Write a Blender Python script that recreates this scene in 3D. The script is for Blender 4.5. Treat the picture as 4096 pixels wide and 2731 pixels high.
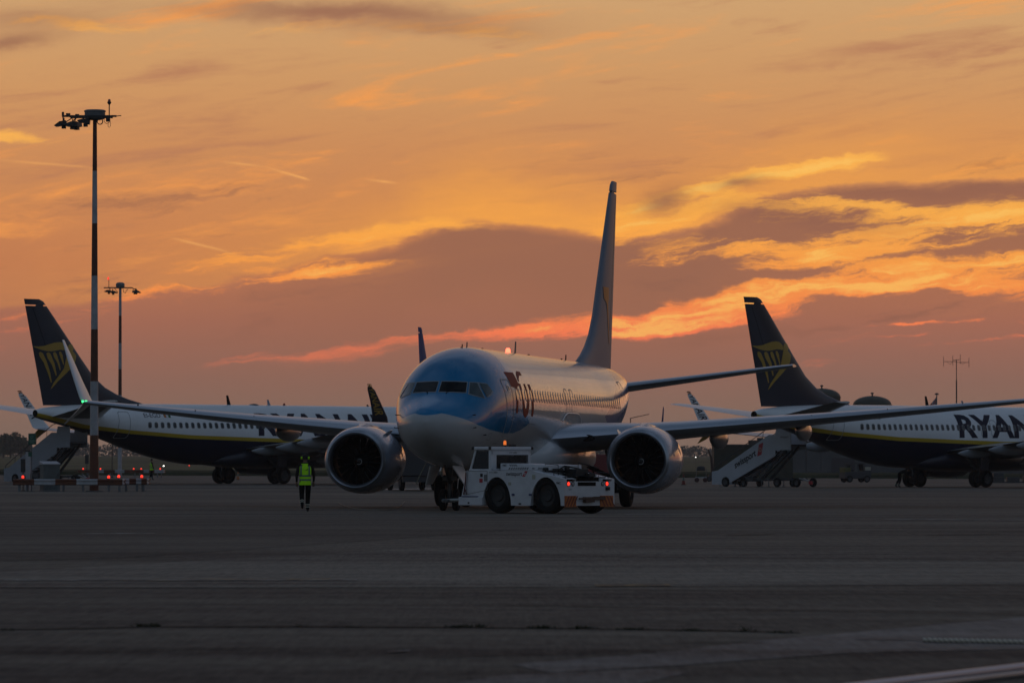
import bpy, bmesh, math, random
from mathutils import Vector, Matrix, noise as mnoise

random.seed(7)
for o in list(bpy.data.objects):
    bpy.data.objects.remove(o)
S = bpy.context.scene
COL = S.collection
PI = math.pi
R = math.radians

# ---------------------------------------------------------------- camera, world, sun, exposure
F = 19000.0          # focal length in pixels of the 4096 px wide photograph
EYE = 1.35           # height of the lens above the near tarmac
HOR = 1872.0         # row of the horizon in the photograph
cam_d = bpy.data.cameras.new('camera')
cam = bpy.data.objects.new('camera', cam_d)
COL.objects.link(cam)
cam.location = (0, 0, EYE)
cam.rotation_euler = (R(90) + math.atan((HOR - 1365.5) / F), 0, 0)
cam_d.sensor_width = 36.0
cam_d.lens = F / 4096 * 36.0
cam_d.clip_start = 0.5
cam_d.clip_end = 9000
cam_d.dof.use_dof = True
cam_d.dof.focus_distance = 155.0
cam_d.dof.aperture_fstop = 5.6
S.camera = cam

def px(u, d):
    return (u - 2048.0) * d / F

def pz(v, d):
    return EYE + (HOR - v) * d / F

SUN_AZ, SUN_EL = R(12.0), R(2.0)

def lin(r, g, b):
    f = lambda c: (c / 255 / 12.92) if c / 255 <= 0.04045 else ((c / 255 + 0.055) / 1.055) ** 2.4
    return (f(r), f(g), f(b), 1)

class Net:
    """small helper to write shader maths as expressions"""
    def __init__(self, tree):
        self.t = tree
    def node(self, typ, **kw):
        n = self.t.nodes.new(typ)
        for k, v in kw.items():
            setattr(n, k, v)
        return n
    def put(self, sock, v):
        if isinstance(v, (int, float)):
            sock.default_value = v
        elif isinstance(v, (tuple, list)):
            sock.default_value = v
        else:
            self.t.links.new(v, sock)
    def m(self, op, a, b=0.0, c=0.0, clamp=False):
        n = self.node('ShaderNodeMath', operation=op, use_clamp=clamp)
        self.put(n.inputs[0], a); self.put(n.inputs[1], b); self.put(n.inputs[2], c)
        return n.outputs[0]
    def add(self, a, b): return self.m('ADD', a, b)
    def sub(self, a, b): return self.m('SUBTRACT', a, b)
    def mul(self, a, b): return self.m('MULTIPLY', a, b)
    def div(self, a, b): return self.m('DIVIDE', a, b)
    def mad(self, a, b, c): return self.m('MULTIPLY_ADD', a, b, c)
    def mx(self, a, b): return self.m('MAXIMUM', a, b)
    def mn(self, a, b): return self.m('MINIMUM', a, b)
    def sm(self, x, a, b, lo=0.0, hi=1.0):
        n = self.node('ShaderNodeMapRange', interpolation_type='SMOOTHSTEP')
        n.clamp = True
        self.put(n.inputs[0], x); self.put(n.inputs[1], a); self.put(n.inputs[2], b)
        self.put(n.inputs[3], lo); self.put(n.inputs[4], hi)
        return n.outputs[0]
    def gauss(self, x):           # exp(-x*x)
        return self.m('POWER', 2.71828, self.mul(self.mul(x, x), -1.0))
    def curve(self, x, pts, smooth=False):
        """piecewise curve y(x) held in a colour ramp"""
        xs = [p[0] for p in pts]; ys = [p[1] for p in pts]
        x0, x1 = min(xs), max(xs); y0, y1 = min(ys), max(ys)
        if y1 - y0 < 1e-9: y1 = y0 + 1
        n = self.node('ShaderNodeMapRange'); n.clamp = True
        self.put(n.inputs[0], x); n.inputs[1].default_value = x0; n.inputs[2].default_value = x1
        r = self.node('ShaderNodeValToRGB')
        r.color_ramp.interpolation = 'EASE' if smooth else 'LINEAR'
        el = r.color_ramp.elements
        while len(el) < len(pts): el.new(0.5)
        for e, p in zip(el, pts): e.position = (p[0] - x0) / (x1 - x0)
        for e, p in zip(el, pts):
            g = (p[1] - y0) / (y1 - y0); e.color = (g, g, g, 1)
        self.t.links.new(n.outputs[0], r.inputs[0])
        return self.mad(r.outputs[0], y1 - y0, y0)
    def ramp(self, x, pts):
        """colour ramp over x: list of (x, (r,g,b,1))"""
        x0, x1 = pts[0][0], pts[-1][0]
        n = self.node('ShaderNodeMapRange'); n.clamp = True
        self.put(n.inputs[0], x); n.inputs[1].default_value = x0; n.inputs[2].default_value = x1
        r = self.node('ShaderNodeValToRGB')
        el = r.color_ramp.elements
        while len(el) < len(pts): el.new(0.5)
        for e, p in zip(el, pts): e.position = (p[0] - x0) / (x1 - x0)
        for e, p in zip(el, pts): e.color = p[1]
        self.t.links.new(n.outputs[0], r.inputs[0])
        return r.outputs[0]
    def mix(self, f, a, b, blend='MIX'):
        n = self.node('ShaderNodeMix', data_type='RGBA', blend_type=blend)
        self.put(n.inputs[0], f); self.put(n.inputs[6], a); self.put(n.inputs[7], b)
        return n.outputs[2]
    def xyz(self, x, y, z):
        n = self.node('ShaderNodeCombineXYZ')
        self.put(n.inputs[0], x); self.put(n.inputs[1], y); self.put(n.inputs[2], z)
        return n.outputs[0]
    def sep(self, v):
        n = self.node('ShaderNodeSeparateXYZ'); self.put(n.inputs[0], v)
        return n.outputs
    def noise(self, v, scale=1.0, detail=4.0, rough=0.55, dist=0.0):
        n = self.node('ShaderNodeTexNoise')
        self.put(n.inputs['Vector'], v)
        n.inputs['Scale'].default_value = scale; n.inputs['Detail'].default_value = detail
        n.inputs['Roughness'].default_value = rough; n.inputs['Distortion'].default_value = dist
        return n.outputs['Fac']

W = bpy.data.worlds.new('World')
S.world = W
W.use_nodes = True
def build_sky():
    t = W.node_tree; t.nodes.clear(); n = Net(t)
    tc = n.node('ShaderNodeTexCoord')
    d = n.sep(tc.outputs['Generated'])
    az = n.m('ARCTAN2', d[0], d[1])                      # 0 = straight ahead, + = right
    el = n.m('ARCSINE', d[2])
    U = n.mad(az, F, 2048.0)                             # direction scaled so that the view spans 0..4096
    V = n.mad(el, -F, HOR)
    # wind-drawn warp of the cloud field
    p0 = n.xyz(n.mul(U, 1 / 900.0), n.mul(V, 1 / 420.0), 3.1)
    w1 = n.sub(n.noise(p0, 1.0, 5, 0.55), 0.5)
    p1 = n.xyz(n.mul(U, 1 / 1100.0), n.mul(V, 1 / 360.0), 9.7)
    w2 = n.sub(n.noise(p1, 1.0, 5, 0.6), 0.5)
    p2 = n.xyz(n.mul(U, 1 / 260.0), n.mul(V, 1 / 90.0), 5.3)
    w3 = n.sub(n.noise(p2, 1.0, 6, 0.62), 0.5)
    p4 = n.xyz(n.mul(U, 1 / 95.0), n.mul(V, 1 / 46.0), 1.3)
    w4 = n.sub(n.noise(p4, 1.0, 5, 0.6), 0.5)
    p5 = n.xyz(n.mul(U, 1 / 210.0), n.mul(V, 1 / 120.0), 14.3)
    w5 = n.sub(n.noise(p5, 1.0, 6, 0.62), 0.5)
    Uw = n.add(n.add(n.mad(w1, 330.0, U), n.mul(w3, 170.0)), n.mul(w4, 60.0))
    Vw = n.add(n.add(n.mad(w2, 120.0, V), n.mul(w5, 75.0)), n.mul(w4, 14.0))
    # fine cirrus streaks, tilted up to the right
    Vt = n.mad(U, 0.16, V)
    st = n.noise(n.xyz(n.mul(U, 1 / 1500.0), n.mul(Vt, 1 / 190.0), 0.4), 1.0, 8, 0.60, 0.8)
    st2 = n.noise(n.xyz(n.mul(Uw, 1 / 620.0), n.mul(n.mad(U, 0.10, Vw), 1 / 95.0), 7.4), 1.0, 8, 0.62, 0.4)
    big = n.noise(n.xyz(n.mul(U, 1 / 2600.0), n.mul(Vt, 1 / 620.0), 2.2), 1.0, 3, 0.5)
    eld = n.mul(el, 180 / PI)
    # glow side: colour of the cloud sheet by height
    g = n.ramp(eld, [(0.0, lin(131, 109, 95)), (0.55, lin(137, 108, 93)), (1.2, lin(145, 104, 90)),
                     (1.75, lin(166, 107, 86)), (2.35, lin(188, 118, 82)), (3.0, lin(204, 133, 83)),
                     (3.8, lin(206, 141, 90)), (4.7, lin(208, 153, 101)), (5.7, lin(208, 163, 114)),
                     (8.0, lin(158, 141, 124)), (13.0, lin(118, 127, 142)), (24.0, lin(106, 124, 152)),
                     (50.0, lin(104, 125, 158)), (90.0, lin(102, 124, 158))])
    amp = n.mad(n.sm(eld, 1.5, 2.7), 0.90, 0.10)
    k = n.add(n.mul(n.sub(st, 0.5), 1.7), n.mul(n.sub(st2, 0.5), 0.9))
    k = n.add(k, n.mul(n.sub(big, 0.5), 0.9))
    k = n.mul(k, amp)
    hi = n.m('MULTIPLY', n.sm(k, 0.03, 0.45), 0.85)
    lo = n.m('MULTIPLY', n.sm(n.mul(k, -1.0), 0.03, 0.5), 0.75)
    g = n.mix(hi, g, lin(250, 160, 80))
    g = n.mix(lo, g, lin(176, 118, 90))
    # the dark cloud bank and its lit upper rim
    b1 = n.curve(Uw, [(-2600, 1330), (-600, 1270), (300, 1240), (900, 1150), (1300, 1075), (1560, 1015),
                      (1700, 940), (1850, 910), (2050, 905), (2350, 950), (2550, 965), (2750, 950), (2950, 890),
                      (3150, 800), (3450, 745), (3800, 735), (4300, 720), (6500, 700)])
    dep = n.sub(Vw, b1)                                  # + = below the rim
    ra = n.curve(U, [(-2600, 0.1), (0, 0.22), (800, 0.4), (1500, 0.62), (1900, 0.95), (2700, 1.0), (3300, 0.85),
                     (3900, 0.45), (6500, 0.25)])
    up = n.mul(dep, -1.0)
    rim = n.mul(n.sm(up, -14.0, 26.0), n.sm(up, 520.0, 10.0))
    rim = n.m('MULTIPLY', n.mul(rim, n.mul(rim, 0.78)), ra)
    rim = n.mul(rim, n.mad(st2, 0.9, 0.55))
    g = n.mix(n.m('MINIMUM', rim, 1.0), g, lin(253, 170, 74))
    bank = n.mul(n.sm(dep, -22.0, 40.0), n.sm(dep, 620.0, 160.0))
    bank = n.mul(bank, n.curve(U, [(-2600, 0.05), (200, 0.08), (900, 0.25), (1350, 0.6), (1750, 0.95), (2600, 1.0), (6500, 0.8)]))
    g = n.mix(n.mul(bank, 0.92), g, lin(153, 103, 81))
    # separate darker puffs (u, v, half width, half height, slope, amount)
    def blob(u, v, a, b, sl=0.0, wu=Uw, wv=Vw):
        x = n.mul(n.sub(wu, u), 1.0 / a)
        y = n.mul(n.sub(n.sub(wv, v), n.mul(n.sub(wu, u), sl)), 1.0 / b)
        return n.gauss(n.m('SQRT', n.add(n.mul(x, x), n.mul(y, y))))
    # broken lit cloud inside and above the bank: drifting noise biased along the bright bands
    bias = None
    for cv, av, wd in [
        ([(2500, 850), (2750, 770), (2950, 735), (3150, 690), (3350, 645), (3560, 612)], [(2380, 0), (2560, 0.6), (2900, 0.85), (3400, 1.0), (3520, 0.5), (3620, 0)], 30),
        ([(2400, 930), (2700, 880), (2900, 830), (3100, 815), (3500, 860)], [(2300, 0), (2480, 0.8), (2850, 0.95), (3100, 0.5), (3400, 0.3), (3700, 0)], 58),
        ([(3200, 790), (3500, 830), (3800, 870), (4300, 880)], [(3050, 0), (3300, 0.5), (3550, 0.55), (3750, 0.1), (4300, 0)], 26),
        ([(3000, 1030), (3350, 985), (3600, 945), (3850, 900), (4200, 850), (5200, 800)], [(2850, 0), (3200, 0.4), (3480, 0.8), (3800, 1.0), (4200, 0.9), (5600, 0)], 66),
        ([(2500, 1080), (2800, 1015), (3100, 1000), (3500, 1060), (3900, 1060), (4300, 1000)], [(2350, 0), (2650, 0.3), (3000, 0.45), (3500, 0.55), (3900, 0.8), (4300, 0.7), (5300, 0)], 46),
        ([(3300, 1140), (3650, 1120), (3950, 1140), (4300, 1130)], [(3200, 0), (3600, 0.6), (3850, 0.75), (4300, 0.5), (5200, 0)], 50),
        ([(600, 1440), (1200, 1405), (1700, 1360), (2200, 1315), (2550, 1285), (2800, 1240), (3050, 1180), (3400, 1140), (3800, 1130)], [(500, 0.1), (1200, 0.2), (1700, 0.4), (2100, 0.7), (2500, 0.95), (3100, 1.0), (3420, 0.6), (3700, 0.1), (4000, 0)], 44),
        ([(2400, 1335), (2700, 1320), (3000, 1240), (3300, 1210)], [(2350, 0), (2600, 0.6), (2800, 0.5), (3000, 0.55), (3250, 0.2), (3400, 0)], 30),
        ([(3350, 1290), (3700, 1285), (4300, 1290)], [(3350, 0), (3480, 0.75), (3700, 0.5), (4400, 0)], 10),
        ([(-900, 1330), (200, 1250), (700, 1150), (1100, 1110), (1500, 1082), (1750, 1060)], [(-1500, 0), (100, 0.3), (700, 0.6), (1400, 0.75), (1600, 0.3), (1800, 0)], 40),
        ([(700, 1075), (1000, 1030), (1300, 980), (1700, 915)], [(500, 0), (900, 0.5), (1400, 0.7), (1800, 0.6), (2000, 0.3), (2300, 0)], 40),
        ([(-500, 560), (60, 560), (200, 580), (400, 590)], [(-500, 0.3), (0, 0.7), (200, 0.4), (420, 0)], 26),
        ([(-500, 20), (200, 110), (400, 140), (700, 120), (1600, 100), (2400, 130)], [(-500, 0), (180, 0.45), (330, 0.7), (600, 0.3), (1400, 0.35), (1900, 0.5), (2500, 0)], 42)]:
        c = n.curve(Uw, cv); aa = n.curve(U, av)
        f = n.mul(n.gauss(n.mul(n.sub(Vw, c), 1.0 / wd)), aa)
        bias = f if bias is None else n.add(bias, f)
    Vs = n.mad(U, 0.13, Vw)
    nA = n.noise(n.xyz(n.mul(Uw, 1 / 880.0), n.mul(Vs, 1 / 118.0), 21.0), 1.0, 9, 0.65, 0.6)
    nB = n.noise(n.xyz(n.mul(Uw, 1 / 400.0), n.mul(Vs, 1 / 50.0), 31.0), 1.0, 9, 0.70, 0.5)
    gain = n.mul(n.curve(U, [(-2600, 0.6), (0, 0.8), (1300, 0.75), (1650, 0.35), (2300, 0.45), (2700, 0.95), (4100, 1.05), (6500, 0.8)]), n.sm(n.m('ABSOLUTE', n.sub(V, 1080.0)), 600.0, 380.0))
    q = n.mul(n.add(n.mul(n.sub(nA, 0.5), 1.9), n.mul(n.sub(nB, 0.5), 1.0)), n.mx(gain, 0.30))
    q = n.add(n.add(q, n.mul(bias, 0.92)), n.mul(n.mul(bias, n.sub(nB, 0.5)), 1.6))
    q = n.sub(q, 0.22)
    lit = n.mul(n.sm(q, 0.0, 0.42), n.sm(V, 1560.0, 1330.0))
    litc = n.ramp(V, [(0, lin(240, 170, 92)), (600, lin(252, 180, 84)), (850, lin(255, 176, 76)), (1050, lin(253, 160, 72)), (1200, lin(252, 143, 74)), (1330, lin(252, 126, 82)), (1600, lin(228, 118, 88))])
    g = n.mix(n.mul(lit, 0.94), g, litc)
    g = n.mix(n.mul(n.sm(q, 0.45, 0.85), 0.65), g, lin(255, 198, 100))
    shade = n.mul(n.sm(n.mul(q, -1.0), 0.26, 0.60), n.mul(n.sm(V, 1500.0, 1250.0), n.sm(V, 520.0, 720.0)))
    g = n.mix(n.mul(shade, 0.55), g, lin(140, 95, 78))
    for u, v, a, b, sl, am in [(2655, 800, 105, 52, -0.25, 0.8), (2990, 735, 110, 30, -0.05, 0.75), (3230, 880, 330, 48, 0.10, 0.7), (3800, 785, 420, 34, 0.0, 0.6),
                               (1350, 48, 620, 40, 0.02, 0.75), (1750, 110, 420, 34, 0.02, 0.5), (40, 185, 160, 30, -0.1, 0.7),
                               (150, 95, 320, 50, 0.0, 0.4)]:
        g = n.mix(n.mul(blob(u, v, a, b, sl), am), g, lin(146, 98, 80))
    # thin contrails
    for cv, av in [([(900, 652), (1050, 668), (1240, 722)], [(870, 0), (960, 0.5), (1060, 0.1), (1150, 0.6), (1215, 0.8), (1245, 0)]),
                   ([(1460, 718), (1600, 735)], [(1450, 0), (1540, 0.7), (1600, 0)]),
                   ([(680, 953), (880, 1000), (960, 1025)], [(670, 0), (760, 0.55), (860, 0.45), (960, 0)]),
                   ([(0, 648), (380, 676)], [(-60, 0), (150, 0.4), (330, 0.3), (400, 0)])]:
        c = n.curve(U, cv)
        f = n.mul(n.gauss(n.mul(n.sub(n.mad(w3, 6.0, V), c), 1 / 5.0)), n.curve(U, av))
        g = n.mix(f, g, lin(247, 174, 98))
    # away from the glow: a clear dusk sky with thin grey cloud
    sky = n.node('ShaderNodeTexSky', sky_type='NISHITA')
    sky.sun_disc = False
    sky.sun_elevation = SUN_EL
    sky.sun_rotation = SUN_AZ
    sky.air_density = 1.4; sky.dust_density = 2.0; sky.ozone_density = 2.5
    dusk = n.mix(1.0, sky.outputs[0], (0.165, 0.165, 0.165, 1), 'MULTIPLY')
    cl = n.noise(tc.outputs['Generated'], 2.6, 5, 0.55)
    dusk = n.mix(n.mul(n.sm(cl, 0.40, 0.62), 0.75), dusk, SKY_BACK)
    ca = n.m('COSINE', n.sub(az, SUN_AZ))
    glow = n.sm(ca, 0.20, 0.97)
    glow = n.mul(glow, n.sm(eld, 36.0, 7.0))
    c = n.mix(glow, dusk, g)
    # below the horizon the world is dark far land
    c = n.mix(n.sm(eld, -0.02, -0.35), c, (0.035, 0.030, 0.026, 1))
    bg = n.node('ShaderNodeBackground')
    n.put(bg.inputs[0], c); bg.inputs[1].default_value = 1.0
    out = n.node('ShaderNodeOutputWorld')
    t.links.new(bg.outputs[0], out.inputs[0])
SKY_BACK = (0.185, 0.240, 0.335, 1)
build_sky()

sun_d = bpy.data.lights.new('sun', 'SUN')
sun_d.energy = 0.02
sun_d.angle = R(12)
sun_d.color = (1.0, 0.55, 0.28)
sun = bpy.data.objects.new('sun', sun_d)
COL.objects.link(sun)
sun.rotation_euler = Vector((math.sin(SUN_AZ) * math.cos(SUN_EL), math.cos(SUN_AZ) * math.cos(SUN_EL), math.sin(SUN_EL))).to_track_quat('Z', 'Y').to_euler()

S.view_settings.view_transform = 'Standard'
S.view_settings.look = 'None'
S.view_settings.exposure = 0.0
S.view_settings.gamma = 1.0
S.view_settings.use_curve_mapping = False
S.render.engine = 'CYCLES'
S.render.resolution_x, S.render.resolution_y = 1024, 682
S.cycles.max_bounces = 6
S.cycles.volume_bounces = 0

# ---------------------------------------------------------------- helpers
def prin(name, color, rough=0.5, metal=0.0, spec=0.5, coat=0.0, coat_r=0.05, var=0.0, vscale=3.0, bump=0.0, bscale=40.0, emit=None, estr=0.0):
    m = bpy.data.materials.new(name); m.use_nodes = True
    t = m.node_tree; n = Net(t)
    b = t.nodes['Principled BSDF']
    c = tuple(color[:3]) + (1,)
    if var > 0:
        tc = n.node('ShaderNodeTexCoord')
        f = n.noise(tc.outputs['Object'], vscale, 5, 0.6)
        dark = tuple(x * (1 - var) for x in c[:3]) + (1,)
        lite = tuple(min(1, x * (1 + var)) for x in c[:3]) + (1,)
        n.put(b.inputs['Base Color'], n.mix(n.sm(f, 0.3, 0.7), dark, lite))
        n.put(b.inputs['Roughness'], n.mad(f, 0.2, max(0.02, rough - 0.1)))
    else:
        b.inputs['Base Color'].default_value = c
        b.inputs['Roughness'].default_value = rough
    b.inputs['Metallic'].default_value = metal
    b.inputs['Specular IOR Level'].default_value = spec
    b.inputs['Coat Weight'].default_value = coat
    b.inputs['Coat Roughness'].default_value = coat_r
    if bump > 0:
        tc = n.node('ShaderNodeTexCoord')
        bp = n.node('ShaderNodeBump'); bp.inputs['Strength'].default_value = bump; bp.inputs['Distance'].default_value = 0.02
        n.put(bp.inputs['Height'], n.noise(tc.outputs['Object'], bscale, 3, 0.6))
        n.put(b.inputs['Normal'], bp.outputs[0])
    if emit:
        b.inputs['Emission Color'].default_value = tuple(emit[:3]) + (1,)
        b.inputs['Emission Strength'].default_value = estr
    return m

class MB:
    """collects simple shapes into one mesh"""
    def __init__(self):
        self.v = []; self.f = []; self.mi = []
    def poly(self, pts, mi=0):
        b = len(self.v); self.v += [tuple(p) for p in pts]
        self.f.append(tuple(range(b, b + len(pts)))); self.mi.append(mi)
    def rings(self, rings, closed=True, cap0=False, cap1=False, mi=0):
        b = len(self.v); n = len(rings[0])
        for r in rings: self.v += [tuple(p) for p in r]
        for i in range(len(rings) - 1):
            for j in range(n if closed else n - 1):
                k = (j + 1) % n
                self.f.append((b + i * n + j, b + i * n + k, b + (i + 1) * n + k, b + (i + 1) * n + j))
                self.mi.append(mi(i, j) if callable(mi) else mi)
        m0 = mi if not callable(mi) else 0
        if cap0: self.f.append(tuple(b + j for j in reversed(range(n)))); self.mi.append(m0)
        if cap1: self.f.append(tuple(b + (len(rings) - 1) * n + j for j in range(n))); self.mi.append(m0)
    def box(self, c, s, rz=0.0, mi=0, tilt=None):
        x, y, z = (a / 2 for a in s)
        pts = [Vector((sx * x, sy * y, sz * z)) for sz in (-1, 1) for sx, sy in ((-1, -1), (1, -1), (1, 1), (-1, 1))]
        M = Matrix.Rotation(rz, 3, 'Z')
        if tilt: M = M @ tilt
        b = len(self.v); self.v += [tuple(Vector(c) + M @ p) for p in pts]
        for q in ((3, 2, 1, 0), (4, 5, 6, 7), (0, 1, 5, 4), (1, 2, 6, 5), (2, 3, 7, 6), (3, 0, 4, 7)):
            self.f.append(tuple(b + i for i in q)); self.mi.append(mi)
    def bar(self, p0, p1, w, h, mi=0):
        """rectangular bar from p0 to p1"""
        p0 = Vector(p0); p1 = Vector(p1); d = (p1 - p0)
        L = d.length; q = d.to_track_quat('X', 'Z').to_matrix()
        c = (p0 + p1) / 2
        pts = [Vector((sx * L / 2, sy * w / 2, sz * h / 2)) for sz in (-1, 1) for sx, sy in ((-1, -1), (1, -1), (1, 1), (-1, 1))]
        b = len(self.v); self.v += [tuple(c + q @ p) for p in pts]
        for f in ((3, 2, 1, 0), (4, 5, 6, 7), (0, 1, 5, 4), (1, 2, 6, 5), (2, 3, 7, 6), (3, 0, 4, 7)):
            self.f.append(tuple(b + i for i in f)); self.mi.append(mi)
    def tube(self, pts, r, seg=8, mi=0, caps=True):
        pts = [Vector(p) for p in pts]
        rr = r if isinstance(r, (list, tuple)) else [r] * len(pts)
        rings = []
        for i, p in enumerate(pts):
            d = (pts[min(i + 1, len(pts) - 1)] - pts[max(i - 1, 0)]).normalized()
            a = Vector((0, 0, 1)) if abs(d.z) < 0.9 else Vector((1, 0, 0))
            u = d.cross(a).normalized(); w = d.cross(u).normalized()
            rings.append([p + (u * math.cos(t) + w * math.sin(t)) * rr[i] for t in [2 * PI * k / seg for k in range(seg)]])
        self.rings(rings, True, caps, caps, mi)
    def lathe(self, prof, origin=(0, 0, 0), axis='Z', seg=24, mi=0, cap0=False, cap1=False, M=None):
        """profile: list of (r, h) spun about axis"""
        o = Vector(origin); rings = []
        for r, h in prof:
            ring = []
            for k in range(seg):
                t = 2 * PI * k / seg; a, b = r * math.cos(t), r * math.sin(t)
                p = {'Z': Vector((a, b, h)), 'X': Vector((h, a, b)), 'Y': Vector((b, h, a))}[axis]
                if M: p = M @ p
                ring.append(o + p)
            rings.append(ring)
        self.rings(rings, True, cap0, cap1, mi)
    def prism(self, poly, axis, a0, a1, mi=0):
        """2-D outline extruded along an axis ('X','Y','Z') from a0 to a1"""
        def P(p, a):
            return {'X': (a, p[0], p[1]), 'Y': (p[0], a, p[1]), 'Z': (p[0], p[1], a)}[axis]
        b = len(self.v); n = len(poly)
        self.v += [P(p, a0) for p in poly] + [P(p, a1) for p in poly]
        self.f.append(tuple(b + i for i in range(n))); self.mi.append(mi)
        self.f.append(tuple(b + n + i for i in reversed(range(n)))); self.mi.append(mi)
        for i in range(n):
            j = (i + 1) % n
            self.f.append((b + i, b + n + i, b + n + j, b + j)); self.mi.append(mi)
    def mesh(self, name, mats, smooth=None, fix=True):
        me = bpy.data.meshes.new(name)
        me.from_pydata(self.v, [], self.f)
        for m in (mats if isinstance(mats, (list, tuple)) else [mats]): me.materials.append(m)
        me.polygons.foreach_set('material_index', self.mi)
        if fix:
            bm = bmesh.new(); bm.from_mesh(me)
            bmesh.ops.recalc_face_normals(bm, faces=bm.faces)
            bm.to_mesh(me); bm.free()
        if smooth is not None:
            me.polygons.foreach_set('use_smooth', [True] * len(me.polygons))
            me.set_sharp_from_angle(angle=R(smooth))
        me.update()
        return me
    def build(self, name, mats, parent=None, loc=(0, 0, 0), rot=(0, 0, 0), smooth=None, label=None, bevel=0.0, fix=True):
        me = self.mesh(name, mats, smooth, fix)
        o = put(name, me, parent, loc, rot, label)
        if bevel:
            md = o.modifiers.new('bevel', 'BEVEL'); md.width = bevel; md.segments = 2; md.limit_method = 'ANGLE'
        return o

def put(name, me, parent=None, loc=(0, 0, 0), rot=(0, 0, 0), label=None):
    o = bpy.data.objects.new(name, me); COL.objects.link(o)
    if parent: o.parent = parent
    o.location = loc; o.rotation_euler = rot
    if label: o['label'] = label
    return o

def thing(name, label, cat, loc=(0, 0, 0), rz=0.0, group=None):
    o = bpy.data.objects.new(name, None); COL.objects.link(o)
    o.empty_display_size = 0.3
    o.location = loc; o.rotation_euler = (0, 0, rz)
    o['label'] = label; o['category'] = cat
    if group: o['group'] = group
    return o

def tag(o, label, cat, group=None):
    o['label'] = label; o['category'] = cat
    if group: o['group'] = group
    return o

def struct(o):
    o['kind'] = 'structure'; return o

def copy_tree(o, parent=None):
    c = o.copy(); COL.objects.link(c)
    if parent: c.parent = parent
    for ch in list(o.children): copy_tree(ch, c)
    return c

_txt = {}
def text_polys(s, bold=0.0, shear=0.0):
    """outline of a word as triangles, unit cap height, starting at x = 0"""
    key = (s, bold, shear)
    if key in _txt: return _txt[key]
    cu = bpy.data.curves.new('t', 'FONT'); cu.body = s; cu.size = 1.0; cu.resolution_u = 3; cu.offset = bold; cu.shear = shear
    ob = bpy.data.objects.new('t', cu); COL.objects.link(ob)
    dg = bpy.context.evaluated_depsgraph_get(); dg.update()
    me = bpy.data.meshes.new_from_object(ob.evaluated_get(dg))
    vs = [v.co.copy() for v in me.vertices]; fs = [tuple(p.vertices) for p in me.polygons]
    bpy.data.objects.remove(ob); bpy.data.curves.remove(cu); bpy.data.meshes.remove(me)
    x0 = min(v.x for v in vs); x1 = max(v.x for v in vs)
    y0 = 0.0; y1 = max(v.y for v in vs)
    vs = [((v.x - x0), v.y - y0) for v in vs]
    _txt[key] = (vs, fs, x1 - x0, y1)
    return _txt[key]

def flat_text(s, origin, right, up, height, width=None, bold=0.0, shear=0.0):
    """MB with a word laid flat: origin at lower left"""
    vs, fs, w, h = text_polys(s, bold, shear)
    o = Vector(origin); r = Vector(right).normalized(); u = Vector(up).normalized()
    sy = height / h; sx = (width / w) if width else sy
    mb = MB(); b = 0
    mb.v = [tuple(o + r * (x * sx) + u * (y * sy)) for x, y in vs]
    mb.f = list(fs); mb.mi = [0] * len(fs)
    return mb

def sstep(x, a, b):
    t = max(0.0, min(1.0, (x - a) / (b - a))); return t * t * (3 - 2 * t)

def ground(x, y):
    """tarmac height: flat by the camera, a gentle crossfall further out"""
    return sstep(y, 205, 320) * (0.235 - 0.0041 * max(-60, min(60, x)))

def at(u, d, dz=0.0):
    x = px(u, d); return (x, d, ground(x, d) + dz)
# ---------------------------------------------------------------- ground
def asphalt_material(name, base, patchy=1.0, rough=0.8):
    m = bpy.data.materials.new(name); m.use_nodes = True
    t = m.node_tree; n = Net(t); b = t.nodes['Principled BSDF']
    geo = n.node('ShaderNodeNewGeometry'); P = geo.outputs['Position']
    p = n.sep(P)
    fine = n.noise(n.xyz(n.mul(p[0], 5.0), n.mul(p[1], 1.3), 2.0), 1.0, 6, 0.75)
    mid = n.noise(n.xyz(n.mul(p[0], 0.10), n.mul(p[1], 0.32), 0.0), 1.0, 6, 0.62, 0.4)
    wide = n.noise(n.xyz(n.mul(p[0], 0.035), n.mul(p[1], 0.075), 4.0), 1.0, 4, 0.55)
    streak = n.noise(n.xyz(n.mad(p[1], 0.012, n.mul(p[0], 0.02)), n.mul(n.mad(p[0], 0.12, p[1]), 0.62), 8.0), 1.0, 6, 0.6)
    k = n.add(n.mul(n.sub(mid, 0.5), 1.0), n.mul(n.sub(wide, 0.5), 0.9))
    k = n.add(k, n.mul(n.sub(streak, 0.5), 0.9))
    grain = n.noise(n.xyz(n.mul(p[0], 17.0), n.mul(p[1], 0.55), 6.0), 1.0, 5, 0.8)
    k = n.add(k, n.mul(n.sub(fine, 0.5), 0.8))
    k = n.add(k, n.mul(n.sub(grain, 0.5), 0.75))
    f = n.mad(k, patchy * 3.0, 1.0)
    # dark tyre and oil marks
    oil = n.noise(n.xyz(n.mul(p[0], 0.22), n.mul(p[1], 0.22), 15.0), 1.0, 5, 0.6)
    f = n.mul(f, n.sm(oil, 0.70, 0.60, 0.72, 1.0))
    col = n.mix(n.m('MINIMUM', n.mx(n.mad(f, 0.5, 0.0), 0.0), 1.0), (0.0, 0.0, 0.0, 1), tuple(2 * c for c in base) + (1,))
    n.put(b.inputs['Base Color'], col)
    n.put(b.inputs['Roughness'], n.mad(n.sub(mid, 0.5), 0.35, rough))
    b.inputs['Specular IOR Level'].default_value = 0.30
    bp = n.node('ShaderNodeBump'); bp.inputs['Strength'].default_value = 0.5; bp.inputs['Distance'].default_value = 0.01
    n.put(bp.inputs['Height'], n.noise(P, 60.0, 3, 0.6)); n.put(b.inputs['Normal'], bp.outputs[0])
    return m

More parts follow.
